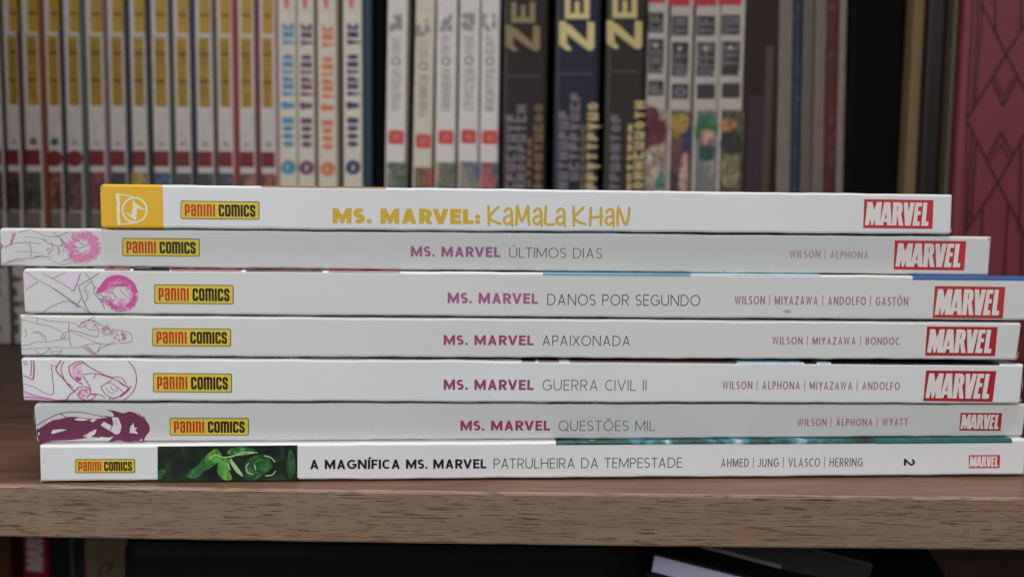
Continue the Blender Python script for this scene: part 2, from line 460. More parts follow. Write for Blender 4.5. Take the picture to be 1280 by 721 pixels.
# ------------------------------------------------------------------ ink
INK = {}
def ink(key, r, g, b, k=1.5, rough=0.42):
    g_ = (r+g+b)/3; r, g, b = (v*.88 + g_*.12 for v in (r, g, b))
    if key not in INK: INK[key] = mat('ink_' + key, rgb(r, g, b, k), rough, 0.08, 600, 0.0, 0.35)
    return INK[key]

DROOP = .0023
class Spine:
    """one paperback lying on its side; corner pixels -> its own local frame (x along spine, y into the shelf, z up)"""
    def __init__(self, name, label, corners, radii, paper, seed, left=None, setback=0.0, depth=0.168, below=None):
        tl, tr, br, bl = corners
        n = Vector((-math.sin(YAW), math.cos(YAW), 0)); self.n = n
        self.p0 = Vector((0, 0, 0)) + n*setback
        self.dir = Vector((math.cos(YAW), math.sin(YAW), 0))
        wp = [hit(*c, self.p0, n) for c in corners]
        cx = sum((p-self.p0).dot(self.dir) for p in wp)/4; zb = (wp[2].z + wp[3].z)/2
        self.o = self.p0 + self.dir*cx; self.o.z = zb
        self.corners = [self.uv(*c) for c in corners]
        self.corners = [self.corners[0], self.corners[1]] + [(u, v+(.00032 if seed == 7 else .00011)) for u, v in self.corners[2:]]
        self.t = thing(name, label, 'book', self.o, YAW, 'paperbacks lying in the stack')
        TL, TR, BR, BL = self.corners
        split = self.uv(left[1], 262)[0] if left else 0
        self.m = cover_mat(name + '_card', paper, seed, 0.6, left[0] if left else None, split)
        below = 7 - seed                    # books underneath: every fore-edge is thinner than its spine, so the pile sinks towards the back
        self.st = DROOP*(below+1)/depth; self.sb = DROOP*below/depth
        sheets = [(0.0, .00066), (.00010, .00034), (.0003, .00011), (.0007, 0.0), (.0018, 0.0)]
        rn = random.Random(seed*7); ph = [(rn.uniform(0, 6.28), rn.uniform(.4, 1)) for _ in range(8)]
        def wav(u, top):
            return .00006*sum(a*math.sin(u*(60, 130, 290, 610)[i]+p) for i, (p, a) in enumerate(ph[:4] if top else ph[4:]))
        rings = []
        for y, d in sheets:
            C = [Vector((TL[0]+d, TL[1]-d)), Vector((TR[0]-d, TR[1]-d)), Vector((BR[0]-d, BR[1]+d)), Vector((BL[0]+d, BL[1]+d))]
            ring = []
            for i, p in enumerate(C):
                r = max(.00015, radii[i] - d*0.6)
                a = C[i-1]; c = C[(i+1) % 4]
                s = p + (a-p).normalized()*r; e = p + (c-p).normalized()*r
                for j in range(6):
                    q = j/5; v = s*(1-q)**2 + p*2*q*(1-q) + e*q*q
                    ring.append((v.x, y, v.y))
                if i in (0, 2):                     # long edges: never quite straight
                    nx = C[(i+1) % 4]; sg = 1 if i == 0 else -1
                    rr = max(.00015, radii[(i+1) % 4] - d*0.6)
                    a_ = e; b_ = nx + (p-nx).normalized()*rr
                    for j in range(1, 70):
                        v = a_ + (b_-a_)*(j/70); f = min(1, j/6, (70-j)/6)
                        ring.append((v.x, y, v.y + wav(v.x, i == 0)*f))
            rings.append(ring)
        V = [v for r in rings for v in r]; nr = len(rings[0]); Fc = []
        Fc.append(list(range(nr)))
        for k in range(len(rings)-1):
            for i in range(nr):
                j = (i+1) % nr
                Fc.append([k*nr+i, (k+1)*nr+i, (k+1)*nr+j, k*nr+j])
        # closing face behind the spine strip, then upper and lower boards running back
        Fc.append(list(range(4*nr+nr-1, 4*nr-1, -1)))
        def sheet(za, zb_, zc, zd, y0, y1, x0, x1, sl):
            b = len(V)
            q = sl*(y1-y0)
            V.extend([(x0, y0, za), (x1, y0, zb_), (x1, y1, zb_-q), (x0, y1, za-q), (x0, y0, zc), (x1, y0, zd), (x1, y1, zd-q), (x0, y1, zc-q)])
            Fc.extend([[b, b+1, b+2, b+3], [b+7, b+6, b+5, b+4], [b, b+4, b+5, b+1], [b+2, b+6, b+7, b+3], [b, b+3, b+7, b+4], [b+1, b+5, b+6, b+2]])
        th = .00035
        xl, xr = max(TL[0], BL[0])+.0003, min(TR[0], BR[0])-.0003
        sheet(TL[1], TR[1], TL[1]-th, TR[1]-th, .00178, depth, xl, xr, self.st)
        sheet(BL[1]+th, BR[1]+th, BL[1], BR[1], .00178, depth, xl, xr, self.sb)
        o = link_mesh('cover', V, Fc, self.m, self.t)
        for p in o.data.polygons:
            p.use_smooth = 0 < p.index <= 4*nr
        zz = .0004
        qt, qb = self.st*(depth-.0024), self.sb*(depth-.0024)
        pv = [(xl+.0002, .0019, BL[1]+zz), (xr-.0002, .0019, BR[1]+zz), (xr-.0002, depth-.0006, BR[1]+zz-qb), (xl+.0002, depth-.0006, BL[1]+zz-qb),
              (xl+.0002, .0019, TL[1]-zz), (xr-.0002, .0019, TR[1]-zz), (xr-.0002, depth-.0006, TR[1]-zz-qt), (xl+.0002, depth-.0006, TL[1]-zz-qt)]
        link_mesh('page_block', pv, [[0, 3, 2, 1], [4, 5, 6, 7], [0, 1, 5, 4], [1, 2, 6, 5], [2, 3, 7, 6], [3, 0, 4, 7]], PAGES, self.t)
    def uv(self, px, py):
        p = hit(px, py, self.p0, self.n)
        return ((p - self.o).dot(self.dir), p.z - self.o.z)
    def sheet(self, name, polys, material, layer=1, parent=None, is_px=False):
        if is_px: polys = [[Vector(self.uv(v[0], v[1])) for v in p] for p in polys]
        vs, fs = union([[Vector((v[0]*1000, v[1]*1000)) for v in p] for p in polys])
        if not fs: return None
        y = -0.00003*layer
        V = [(v[0]/1000, y, v[1]/1000) for v in vs]
        return link_mesh(name, V, [list(f) for f in fs], material, parent or self.t)
    def place(self, polys, width, a, b, cap):
        """polys in cap units -> from pixel a (left end of the baseline) to pixel b (right end); cap = capital height in px"""
        A = Vector(self.uv(*a)); B = Vector(self.uv(*b))
        mid = ((a[0]+b[0])/2, (a[1]+b[1])/2)
        hgt = self.uv(mid[0], mid[1]-cap)[1] - self.uv(*mid)[1]
        d = (B-A)/width
        return [[A + d*v.x + Vector((0, hgt*v.y)) for v in p] for p in polys]
    def text(self, name, s, a, b, cap, w, m, k=1.0, track=.13, layer=1, parent=None):
        P, W = text_polys(s, w, k, track)
        return self.sheet(name, self.place(P, W, a, b, cap), m, layer, parent)
    def publisher(self, x0, x1, y0, y1, dy=0.6):
        q = lambda i: [(x0+i, y0+i), (x1-i, y0+dy+i), (x1-i, y1+dy-i), (x0+i, y1-i)]
        fr = self.sheet('publisher_logo', [rounded(q(0), 2.4, True)], ink('olive_border', 62, 70, 34), 1, None, True)
        self.sheet('logo_field', [rounded(q(.95), 1.8, True)], ink('logo_yellow', 206, 178, 48, 1.4), 2, fr, True)
        w_, h_ = x1-x0, y1-y0
        yb = y0 + h_*.845; cap = h_*.66
        P, W = boxy_word([('P', .40), ('a', .40), ('n', .40), ('i', .165), ('n', .40), ('i', .165)], .152, .095)
        self.sheet('word_panini', self.place(P, W, (x0+w_*.055, yb+.05*dy), (x0+w_*.438, yb+.44*dy), cap), ink('logo_red', 176, 42, 16), 3, fr)
        P, W = boxy_word([('C', .49), ('O', .49), ('M', .74), ('i', .20), ('C', .49), ('S', .47)], .19, .065)
        self.sheet('word_comics', self.place(P, W, (x0+w_*.484, yb+.48*dy), (x0+w_*.95, yb+.95*dy), cap), ink('logo_black', 34, 32, 18), 3, fr)
    def brand(self, tl, tr, br, bl, m):
        f = self.sheet('brand_logo', [[tl, tr, br, bl]], m, 1, None, True)
        TLv, TRv, BRv, BLv = [Vector(self.uv(*c)) for c in (tl, tr, br, bl)]
        P = []
        for p in logo_letters():
            P.append([(BLv*(1-v.x) + BRv*v.x)*(1-v.y) + (TLv*(1-v.x) + TRv*v.x)*v.y for v in p])
        self.sheet('brand_letters', P, ink('logo_paper', 214, 208, 204, 1.25), 2, f)
    def edge_art(self, name, px0, px1, m, frac=1.0, side='top'):
        """cover art that wraps over the folded edge of the spine"""
        TL, TR, BR, BL = self.corners
        ref = (TL[1]+TR[1])/2
        u0 = self.uv(px0, (250))[0]; u1 = self.uv(px1, 250)[0]
        prof = ([(-.00004, .00066 + (frac-1)*.0009)] if frac > 1 else []) + [(-.00004, .00066), (.00003, .00028), (.00024, .00000), (.00066, -.00014), (.0018, -.00010), (.03, -.00010 + (self.st if side == 'top' else -self.sb)*.0282)]
        if frac < 1: prof = prof[1:]
        if frac < .5: prof = prof[1:]
        n = max(1, int((u1-u0)/.01)); V = []; Fc = []
        rnd = random.Random(int(px0))
        for i in range(n+1):
            u = u0 + (u1-u0)*i/n; s = (u-TL[0])/(TR[0]-TL[0]); zt = TL[1] + (TR[1]-TL[1])*s
            zb = BL[1] + (BR[1]-BL[1])*s
            for y, d in prof: V.append((u, y, (zt - d) if side == 'top' else (zb + d)))
        k = len(prof)
        for i in range(n):
            for j in range(k-1):
                Fc.append([i*k+j, (i+1)*k+j, (i+1)*k+j+1, i*k+j+1])
        return link_mesh(name, V, Fc, m, self.t, True)

PAGES = mat('page_paper', (0.62, 0.58, 0.50, 1), 0.8, 0.12, 900, 0.3, 0.2)

# ------------------------------------------------------------------ bookcase
FRONT_Y = -0.0096
WOOD = wood_mat('shelf_laminate', rgb(112, 92, 74, 1.42), rgb(119, 99, 80, 1.42), rgb(127, 106, 87, 1.42), rgb(62, 40, 25, 1.0), .72)
WOOD_TOP = wood_mat('shelf_top_laminate', rgb(96, 68, 52, .92), rgb(118, 88, 70, .92), rgb(136, 106, 86, .92), rgb(58, 38, 30, 1.0), 0.35, 0.42, 0.7)  # albedo lowered below the front's, standing in for shade inside the shelf
WOOD_DARK = wood_mat('dark_laminate', rgb(70, 52, 40), rgb(84, 64, 50), rgb(100, 78, 62), rgb(40, 28, 20), 0.6)
zb0 = on_y(0, 673, FRONT_Y)[1]; zb1 = on_y(1280, 687, FRONT_Y)[1]
TH = -(zb0+zb1)/2
case = thing('bookcase', 'brown wood laminate bookcase shelf carrying the stack of books', 'bookcase', (0, 0, 0))
def board(name, z0, z1, y0, y1, x0, x1, bow, m, parent, mt=None):
    """a shelf board with a softly rounded front edge that bows out a little at mid span"""
    V = []; Fc = []; n = 48
    r = .0007
    prof = [(y1, z1), (y0+r*2.2, z1), (y0+r, z1-r*.15), (y0+r*.3, z1-r*.5), (y0, z1-r*1.2), (y0, z0+r), (y0+r*.4, z0+r*.3), (y0+r, z0), (y1, z0)]
    k = len(prof)
    for i in range(n+1):
        x = x0 + (x1-x0)*i/n
        b = -bow*max(0.0, 1-((x-.03)/.17)**2) if abs(x-.03) < .17 else 0
        for j, (y, z) in enumerate(prof): V.append((x, y + (b if 0 < j < k-1 else 0), z))
    for i in range(n):
        for j in range(k):
            Fc.append([i*k+j, i*k+(j+1) % k, (i+1)*k+(j+1) % k, (i+1)*k+j])
    Fc.append(list(range(k))); Fc.append(list(range(n*k+k-1, n*k-1, -1)))
    o = link_mesh(name, V, Fc, m, parent)
    if mt:
        o.data.materials.append(mt)
        for p in o.data.polygons:
            if p.normal.z > .9 or p.normal.z < -.9: p.material_index = 1
            if len(p.vertices) == 4:
                idx = sorted(v % k for v in p.vertices)
                if idx[0] == 0 and idx[-1] == 1: p.material_index = 1
    bm = bmesh.new(); bm.from_mesh(o.data); bmesh.ops.recalc_face_normals(bm, faces=bm.faces[:]); bm.to_mesh(o.data); bm.free()
    return o
XL, XR, YBACK = -0.315, 0.46, 0.36
board('shelf_board', -TH, -0.00005, FRONT_Y+.0008, YBACK, XL, XR, .0016, WOOD, case, WOOD_TOP)
board('upper_shelf_board', .292, .307, FRONT_Y, YBACK, XL, XR, 0, WOOD, case, WOOD_TOP)
board('lower_shelf_board', -.33, -.315, FRONT_Y, YBACK, XL, XR, 0, WOOD, case, WOOD_TOP)
box('side_panel', XL-.016, XL-.0005, FRONT_Y-.001, YBACK, -.34, .34, WOOD_DARK, case, .0006)  # unseen left panel, set close in to shade the left of the row
box('side_panel', XR+.0005, XR+.016, FRONT_Y-.001, YBACK, -.34, .34, WOOD_DARK, case, .0006)
box('back_panel', XL-.016, XR+.016, YBACK+.0005, YBACK+.006, -.34, .34, WOOD_DARK, case)

# ------------------------------------------------------------------ the stack
WH = rgb(232, 233, 234, 1.0)
WH2 = rgb(224, 224, 222, 1.0)
WH3 = rgb(219, 219, 218, 1.0)
MM = .001
b1 = Spine('white_paperback', 'white paperback with a yellow spine end and yellow title, on top of the stack',
           [(124, 230), (1191.3, 243.3), (1189.3, 293.4), (125.5, 286)], [1.1*MM, .5*MM, .6*MM, 1.0*MM], WH, 1, (rgb(226, 172, 30, 1.15), 204))
b2 = Spine('white_paperback', 'white paperback with pink sketch, second from the top, sticking out furthest left',
           [(-1.5, 285), (1240, 295.9), (1236.4, 344.6), (.5, 333.2)], [.9*MM, .25*MM, .3*MM, .4*MM], WH3, 2, setback=.0013)
b3 = Spine('white_paperback', 'thicker white paperback with bright pink crescent mass and blue upper edge, third from the top',
           [(27.5, 335.7), (1291, 345.8), (1287, 401), (30, 392.2)], [1.3*MM, .8*MM, .8*MM, 1.1*MM], WH2, 3)
b4 = Spine('white_paperback', 'white paperback with thin brownish line drawing on its end, in the middle of the stack',
           [(23.5, 393.4), (1278, 403.2), (1271.5, 450.6), (25.8, 445.2)], [.5*MM, .8*MM, .9*MM, .6*MM], WH2, 4)
b5 = Spine('white_paperback', 'white paperback with bold magenta line drawing on its end, third from the bottom',
           [(25.5, 446.6), (1280.5, 455.2), (1276, 505), (29, 501.3)], [.8*MM, .4*MM, .7*MM, .5*MM], WH, 5)
b6 = Spine('white_paperback', 'white paperback with dark maroon ink mass on its rounded end, second from the bottom',
           [(41.2, 503.3), (1284, 504.9), (1279, 545.5), (45.5, 553.3)], [1.8*MM, .6*MM, .6*MM, .9*MM], WH3, 6, setback=.0024)
b7 = Spine('white_paperback', 'white paperback with a green picture panel on the spine, at the bottom of the stack',
           [(48.8, 556.6), (1284, 548.6), (1281, 594.6), (50, 603.2)], [.25*MM, .3*MM, .3*MM, .3*MM], WH, 7, setback=-.0004)

# lettering, as measured along each spine
yel = ink('title_yellow', 198, 160, 42, 1.35)
b1.text('title_lettering', 'MS. MARVEL:', (416, 279), (600, 280.2), 18.8, .27, yel, .92, .085)
P, W = hand_word()
b1.sheet('subtitle_lettering', b1.place(P, W, (609, 280.6), (787, 281.8), 22.3), yel)
b1.publisher(225.8, 324.3, 250.9, 273.6, 1.1)
LR = ink('brand_red', 190, 40, 48, 1.3)
LR2 = ink('brand_red_warm', 186, 48, 36, 1.3)
LR3 = ink('brand_red_deep', 170, 30, 36, 1.3)
b1.brand((1080.3, 249), (1166.8, 250.2), (1165.5, 286.2), (1078.8, 285), LR)
# emblem on the yellow end
cream = ink('emblem_cream', 226, 214, 176, 1.35)
e = []
e += stroke(arc(168.4, 262.7, 15.2, 15.2, 0, 360, 36)[:-1], 2.5, True)
e += [[Vector(v) for v in ((144.3, 241.6), (149.2, 243), (150.4, 258), (149.6, 270), (151.4, 281.2), (147.2, 281.8), (145.8, 268), (146, 252))]]
e += stroke([(145, 242.4), (158, 244.6), (170, 247.8)], 1.7) + stroke([(148, 280.6), (158, 280), (168, 278.6)], 1.7)
e += [[Vector(v) for v in p] for p in (((166.4, 249.5), (172.2, 258.2), (171.2, 263.4), (165.4, 264.6)), ((170.2, 255), (183, 263.4), (171, 261)), ((165.6, 260), (171.2, 259), (170.6, 275), (167.6, 275.2)), ((155, 264.4), (164.4, 268.6), (165.8, 262), (169.4, 270), (167.8, 274.8)))]
b1.sheet('emblem', e, cream, 1, None, True)

grey_t = ink('subtitle_grey', 92, 92, 96)
grey_d = ink('subtitle_dark', 66, 66, 70)
t2 = ink('title_mauve', 148, 82, 118); t3 = ink('title_plum', 150, 78, 120); t4 = ink('title_wine', 150, 58, 92); t6 = ink('title_ruby', 146, 46, 80)
a2 = ink('author_mauve', 156, 116, 136); a4 = ink('author_wine', 142, 92, 116)
def line(s, title, sub, auth, mt, ms, ma):
    s.text('title_lettering', title[0], *title[1:4], .212, mt, .90, .125)
    s.text('subtitle_lettering', sub[0], *sub[1:4], .085, ms, .92, .16)
    s.text('author_lettering', auth[0], *auth[1:4], .125, ma, .58, .145)
line(b2, ('MS. MARVEL', (513.5, 320.6), (625.5, 321.6), 12.9), ('ÚLTIMOS DIAS', (636.5, 322), (752.5, 323), 12.8),
     ('WILSON | ALPHONA', (986.5, 322.3), (1085.5, 323.2), 9.2), t2, grey_t, a2)
line(b3, ('MS. MARVEL', (559.5, 378.8), (672.5, 379.7), 13.2), ('DANOS POR SEGUNDO', (684, 381.2), (875, 382.4), 14.0),
     ('WILSON | MIYAZAWA | ANDOLFO | GASTÓN', (918, 380.2), (1135, 381.8), 10.6), t3, grey_d, a4)
line(b4, ('MS. MARVEL', (554.5, 430.9), (667, 431.3), 12.4), ('APAIXONADA', (677.5, 431.7), (788, 432.2), 12.8),
     ('WILSON | MIYAZAWA | BONDOC', (965, 430.2), (1124, 430.8), 9.4), t4, grey_d, a4)
line(b5, ('MS. MARVEL', (554.5, 486.8), (667, 487.2), 12.8), ('GUERRA CIVIL II', (678, 487.6), (808, 488), 13.4),
     ('WILSON | ALPHONA | MIYAZAWA | ANDOLFO', (902.5, 486), (1124.5, 487), 9.9), ink('title_violet', 136, 56, 98), grey_t, a4)
line(b6, ('MS. MARVEL', (575.5, 537.8), (687.5, 537.8), 12.3), ('QUESTÕES MIL', (698, 538.3), (818.5, 538.2), 13.0),
     ('WILSON | ALPHONA | WYATT', (996.5, 532.2), (1134.5, 531.8), 9.2), t6, grey_t, a4)
blk = ink('title_black', 22, 22, 26)
b7.text('title_lettering', 'A MAGNÍFICA MS. MARVEL', (387, 586), (608, 585), 11.7, .20, blk, .86, .10)
b7.text('subtitle_lettering', 'PATRULHEIRA DA TEMPESTADE', (617, 585.3), (852.5, 584), 12.6, .085, grey_d, .86, .13)
b7.text('author_lettering', 'AHMED | JUNG | VLASCO | HERRING', (901, 583.4), (1078, 582.4), 10.6, .11, ink('author_grey', 78, 80, 84), .62, .15)
g2, w2 = glyph('2', .195, 1.2)
b7.sheet('volume_number', [[Vector((1143.6 - (1-v.y)*0 - (1 - v.y)*13.8 + 0, 572.9 + v.x/w2*8.6)) for v in p] for p in g2], blk, 1, None, True)
b2.publisher(153, 249.6, 297.4, 319.9, .9)
b3.publisher(193, 292, 355.3, 379.3, .9)
b4.publisher(190.5, 288.8, 410, 432.4, .6)
b5.publisher(191.2, 290, 466, 489.8, .6)
b6.publisher(212.2, 311, 522, 543.8, .2)
b7.publisher(94, 169, 573.4, 590.9, -.2)
b2.brand((1118.6, 300.5), (1207.8, 301.4), (1205, 338), (1116.9, 336.8), LR)
b3.brand((1168.6, 357.4), (1256.6, 358.4), (1253.4, 398), (1165.7, 397.2), LR2)
b4.brand((1158.8, 407.8), (1247, 408.6), (1243.6, 444.9), (1156.3, 444.2), LR3)
b5.brand((1157.6, 462.7), (1245.3, 463.5), (1240.6, 502), (1154, 501), LR3)
b6.brand((1200.8, 515.7), (1252.6, 515.9), (1250.6, 538.3), (1199, 537.8), LR3)
b7.brand((1211, 568.5), (1250, 568.3), (1249.5, 584.5), (1210.8, 584.8), LR)

# rubbed corners where the card shows through
wear = mat('bare_card', (.42, .37, .31, 1), .8, .3, 900, .1, .2)
for s_, pts in ((b4, ((1269, 449.5), (1272, 443), (1273.5, 438), (1272.6, 447))), (b4, ((1262, 449.9), (1268, 448.4), (1271, 449.6))), (b5, ((1272, 503.6), (1276.2, 497), (1277, 500.5))), (b5, ((1277.6, 466), (1278.6, 480), (1277.4, 490), (1278, 474))),
               (b2, ((1234, 297.3), (1238.6, 297.2), (1238.4, 303), (1237.6, 299))), (b2, ((.8, 304), (4.5, 306.5), (3.5, 310), (.8, 312))), (b1, ((1187.4, 291.6), (1189.2, 284), (1189.5, 290))), (b1, ((125.5, 236), (126.6, 232.4), (130, 231.4), (127.3, 234.6))),
               (b7, ((50.4, 598), (51.6, 599), (52.2, 602), (50.6, 602))), (b4, ((25.2, 396), (27, 395), (26.6, 420), (25.6, 424))), (b6, ((42.6, 515), (43.6, 520), (43.4, 528), (42.5, 524))), (b3, ((28.8, 345), (29.4, 352), (29.4, 362), (28.6, 356)))):
    s_.sheet('corner_wear', [[Vector(v) for v in pts]], wear, 1, None, True)
for s_, x, y in ((b1, 700, 288.6), (b3, 985, 389), (b6, 806, 533), (b6, 466, 533), (b5, 612, 495), (b7, 55, 577), (b2, 905, 338)):
    s_.sheet('speck', disc(x, y, .9, 8), wear, 1, None, True)
s_ = b3; s_.sheet('smudge', [spline([Vector(v) for v in ((979, 388), (984, 386.6), (989, 388.4), (987, 391), (981, 390.6))], 4, True)], mat('smudge_grey', (.50, .48, .45, 1), .6, .2, 900, 0), 1, None, True)

# ---- sketches on the spine ends (plain ink studies of blossoms, ribbons and cloth)
def lines_px(specs):
    out = []
    for pts, w in specs: out += stroke(spline(pts, 5), w)
    return out
def curls(cx, cy, r0, r1, n, w, rnd, sq=1.0, a0=0, a1=360):
    out = []
    for i in range(n):
        a = R(a0 + (a1-a0)*rnd.random()); q = rnd.uniform(r0, r0+(r1-r0)*.45); s = rnd.uniform(r0+(r1-r0)*.6, r1)
        b = a + rnd.uniform(-.35, .35); m_ = (a+b)/2 + rnd.uniform(-.2, .2)
        out += stroke(spline([(cx+q*math.cos(a), cy+q*math.sin(a)*sq), (cx+(q+s)/2*math.cos(m_), cy+(q+s)/2*math.sin(m_)*sq), (cx+s*math.cos(b), cy+s*math.sin(b)*sq)], 3), [w*.5, w*1.2, w, w*.8, w*.6, w*.5, w*.3])
    return out
rnd = random.Random(4)
pk = ink('sketch_pink', 196, 104, 152, 1.5); pk_p = ink('sketch_pale_pink', 212, 176, 198, 1.5); ln = ink('sketch_line', 122, 100, 112, 1.5)
b2.sheet('spine_drawing', curls(104, 309, 8, 23, 190, 1.0, rnd, .97) + curls(100, 306, 12, 26, 40, .6, rnd, .84) , pk, 2, None, True)
b2.sheet('spine_drawing', curls(104, 309, 3, 14, 40, .7, rnd, .9) + curls(70, 328, 2, 16, 14, 1.0, rnd, .35, 180, 330), pk_p, 1, None, True)
b2.sheet('spine_drawing', lines_px([
    ([(6, 309), (14, 305), (24, 303.5), (36, 303), (50, 304.8)], .7), ([(24, 290.5), (32, 288), (40, 287.6), (48, 291), (58, 295.4), (74, 295.2)], .6),
    ([(6, 328.5), (22, 323.6), (36, 323), (48, 320.8), (60, 321.4), (66, 322.5)], .7), ([(54, 299.5), (62, 304.4), (72, 307), (78, 305.5), (76, 298)], .8),
    ([(64, 303), (66, 310), (60, 318)], .55), ([(72, 296), (80, 292), (86, 290.4)], .7), ([(72, 308), (74, 314), (72.5, 318.5)], .8),
    ([(78, 326), (86, 323), (90, 318)], .8), ([(84, 327), (91, 326), (95, 329.5)], .6), ([(36, 304), (39, 312), (38, 321)], .45)]), ln, 3, None, True)
b2.sheet('spine_drawing', lines_px([([(13, 306), (15, 298), (19, 291)], 1.8), ([(14, 304), (16, 297), (15, 291)], 1.1), ([(4, 329), (20, 326), (30, 326)], .9), ([(44, 320), (54, 319), (60, 322)], .8)]), pk, 4, None, True)

mg = ink('sketch_magenta', 186, 62, 134, 1.5)
crescent = spline([(120, 366), (126, 356), (134, 347), (146, 343.5), (158, 346), (168, 354), (171, 364), (167, 366), (160, 359), (148, 358), (137, 360), (128, 365)], 4, True)
crescent2 = spline([(132, 376), (138, 378), (144, 386), (154, 388.5), (164, 386), (170, 378), (169, 387), (160, 391), (146, 391), (134, 387)], 4, True)
b3.sheet('spine_drawing', [crescent] + curls(151, 369, 13, 23, 120, 1.0, rnd, .95, -70, 150) + curls(146, 368, 14, 25, 26, .8, rnd, .9, 150, 290), mg, 2, None, True)
b3.sheet('spine_drawing', [[Vector(v) for v in ((70, 343), (84, 340.4), (100, 339.6), (94, 362), (88, 361))], [Vector(v) for v in ((30, 340), (44, 346), (46, 352), (31, 358))],
    [Vector(v) for v in ((134, 376), (150, 372), (168, 366), (171, 376), (160, 388), (142, 386))], [Vector(v) for v in ((84, 380), (100, 378), (98, 383), (88, 384))]], pk_p, 1, None, True)
b3.sheet('spine_drawing', lines_px([
    ([(30, 338.5), (46, 349), (70, 362), (90, 376), (112, 391)], .7), ([(52, 341), (70, 350), (92, 363.5)], .7), ([(32, 362), (40, 357), (48, 352.5)], .6),
    ([(52, 391), (66, 382), (80, 377), (88, 377), (98, 384)], .7), ([(101, 341), (97, 352), (92, 364)], .7), ([(98, 357), (112, 349), (124, 341)], .8), ([(98, 357), (102, 370), (108, 384), (112, 390)], .8),
    ([(106, 341), (114, 350), (118, 358), (130, 364)], .7), ([(118, 358), (118, 366), (126, 376), (131, 386)], .7), ([(114, 352), (106, 360), (112, 366)], .5), ([(96, 381), (102, 372)], .6), ([(64, 348), (76, 343), (82, 341)], .5)]), ln, 3, None, True)
b3.sheet('spine_drawing', curls(150, 366, 9, 22, 70, .75, rnd, .9) + curls(150, 384, 2, 16, 26, .6, rnd, .4), ink('sketch_light_magenta', 206, 122, 172, 1.5), 4, None, True)
b3.sheet('spine_drawing', lines_px([([(140, 364), (146, 372), (156, 374)], .6), ([(150, 362), (158, 370), (164, 372)], .5), ([(120, 366), (128, 370), (136, 370)], .6), ([(124, 374), (134, 372)], .5), ([(60, 356), (80, 370), (100, 384)], .5), ([(104, 362), (110, 370), (106, 378)], .5)]), ln, 5, None, True)
b2.sheet('spine_drawing', lines_px([([(92, 306), (98, 310), (106, 308)], .6), ([(98, 300), (104, 306), (112, 306)], .5), ([(96, 314), (104, 316), (110, 312)], .6), ([(58, 312), (62, 311)], .9), ([(30, 296), (44, 297), (58, 300)], .4), ([(20, 315), (34, 314), (50, 316)], .4), ([(66, 290), (78, 300), (84, 312)], .5), ([(60, 324), (76, 330), (90, 329)], .5)]), ln, 5, None, True)

br = ink('sketch_brown', 128, 84, 100, 1.5)
b4.sheet('spine_drawing', lines_px([
    ([(25, 399.5), (36, 401), (46, 404.5), (60, 407), (72, 412), (78, 415)], .6), ([(28, 395), (46, 397), (58, 400), (72, 402), (88, 403), (96, 405)], .6), ([(47, 397), (46.5, 404)], .5),
    ([(26, 431.6), (36, 430.5), (46, 427), (60, 427), (74, 424.5), (86, 423)], .6), ([(27, 436), (46, 435), (66, 434), (86, 434.6), (100, 434)], .6),
    ([(31, 411), (33, 417), (31.5, 422)], .7), ([(41, 416), (47, 414.5), (54, 418), (58, 426)], .7), ([(45, 416), (51, 418), (54, 424)], .45),
    ([(86, 404), (86, 413), (87, 424), (89, 433)], .7), ([(86, 412), (100, 415), (112, 419), (122, 421)], .8), ([(86, 413.5), (102, 420), (118, 427), (128, 430)], .5),
    ([(122, 421), (123, 412), (118, 405)], .6), ([(98, 408), (106, 402), (118, 395.6)], .7), ([(96, 405), (99, 409), (106, 408), (112, 412), (122, 412)], .6),
    ([(100, 404), (114, 400), (130, 408), (140, 412), (152, 413), (162, 416), (165, 421), (163, 427), (150, 429)], .7),
    ([(100, 434), (110, 430.5), (122, 429), (134, 430), (142, 427)], .6), ([(120, 442), (128, 434), (138, 430), (146, 429)], .6), ([(108, 431), (114, 437), (120, 442), (126, 430)], .6),
    ([(45, 437), (50, 443), (58, 439), (62, 434)], .6), ([(62, 436), (66, 442), (74, 442), (78, 437)], .6), ([(78, 437), (74, 439), (66, 438)], .5)]), br, 1, None, True)
b4.sheet('spine_drawing', curls(134, 414, 2, 11, 26, .6, rnd, .8) + curls(150, 421, 3, 9.5, 34, .6, rnd, .75) + curls(113, 405, 3, 11, 14, .55, rnd, .6)
    + lines_px([([(104, 434), (118, 443)], 1.0), ([(106, 433), (120, 442)], .9), ([(76, 424), (79, 417), (86, 414)], .9), ([(78, 424), (83, 418)], .8)]), ink('sketch_rose', 160, 92, 122, 1.5), 2, None, True)

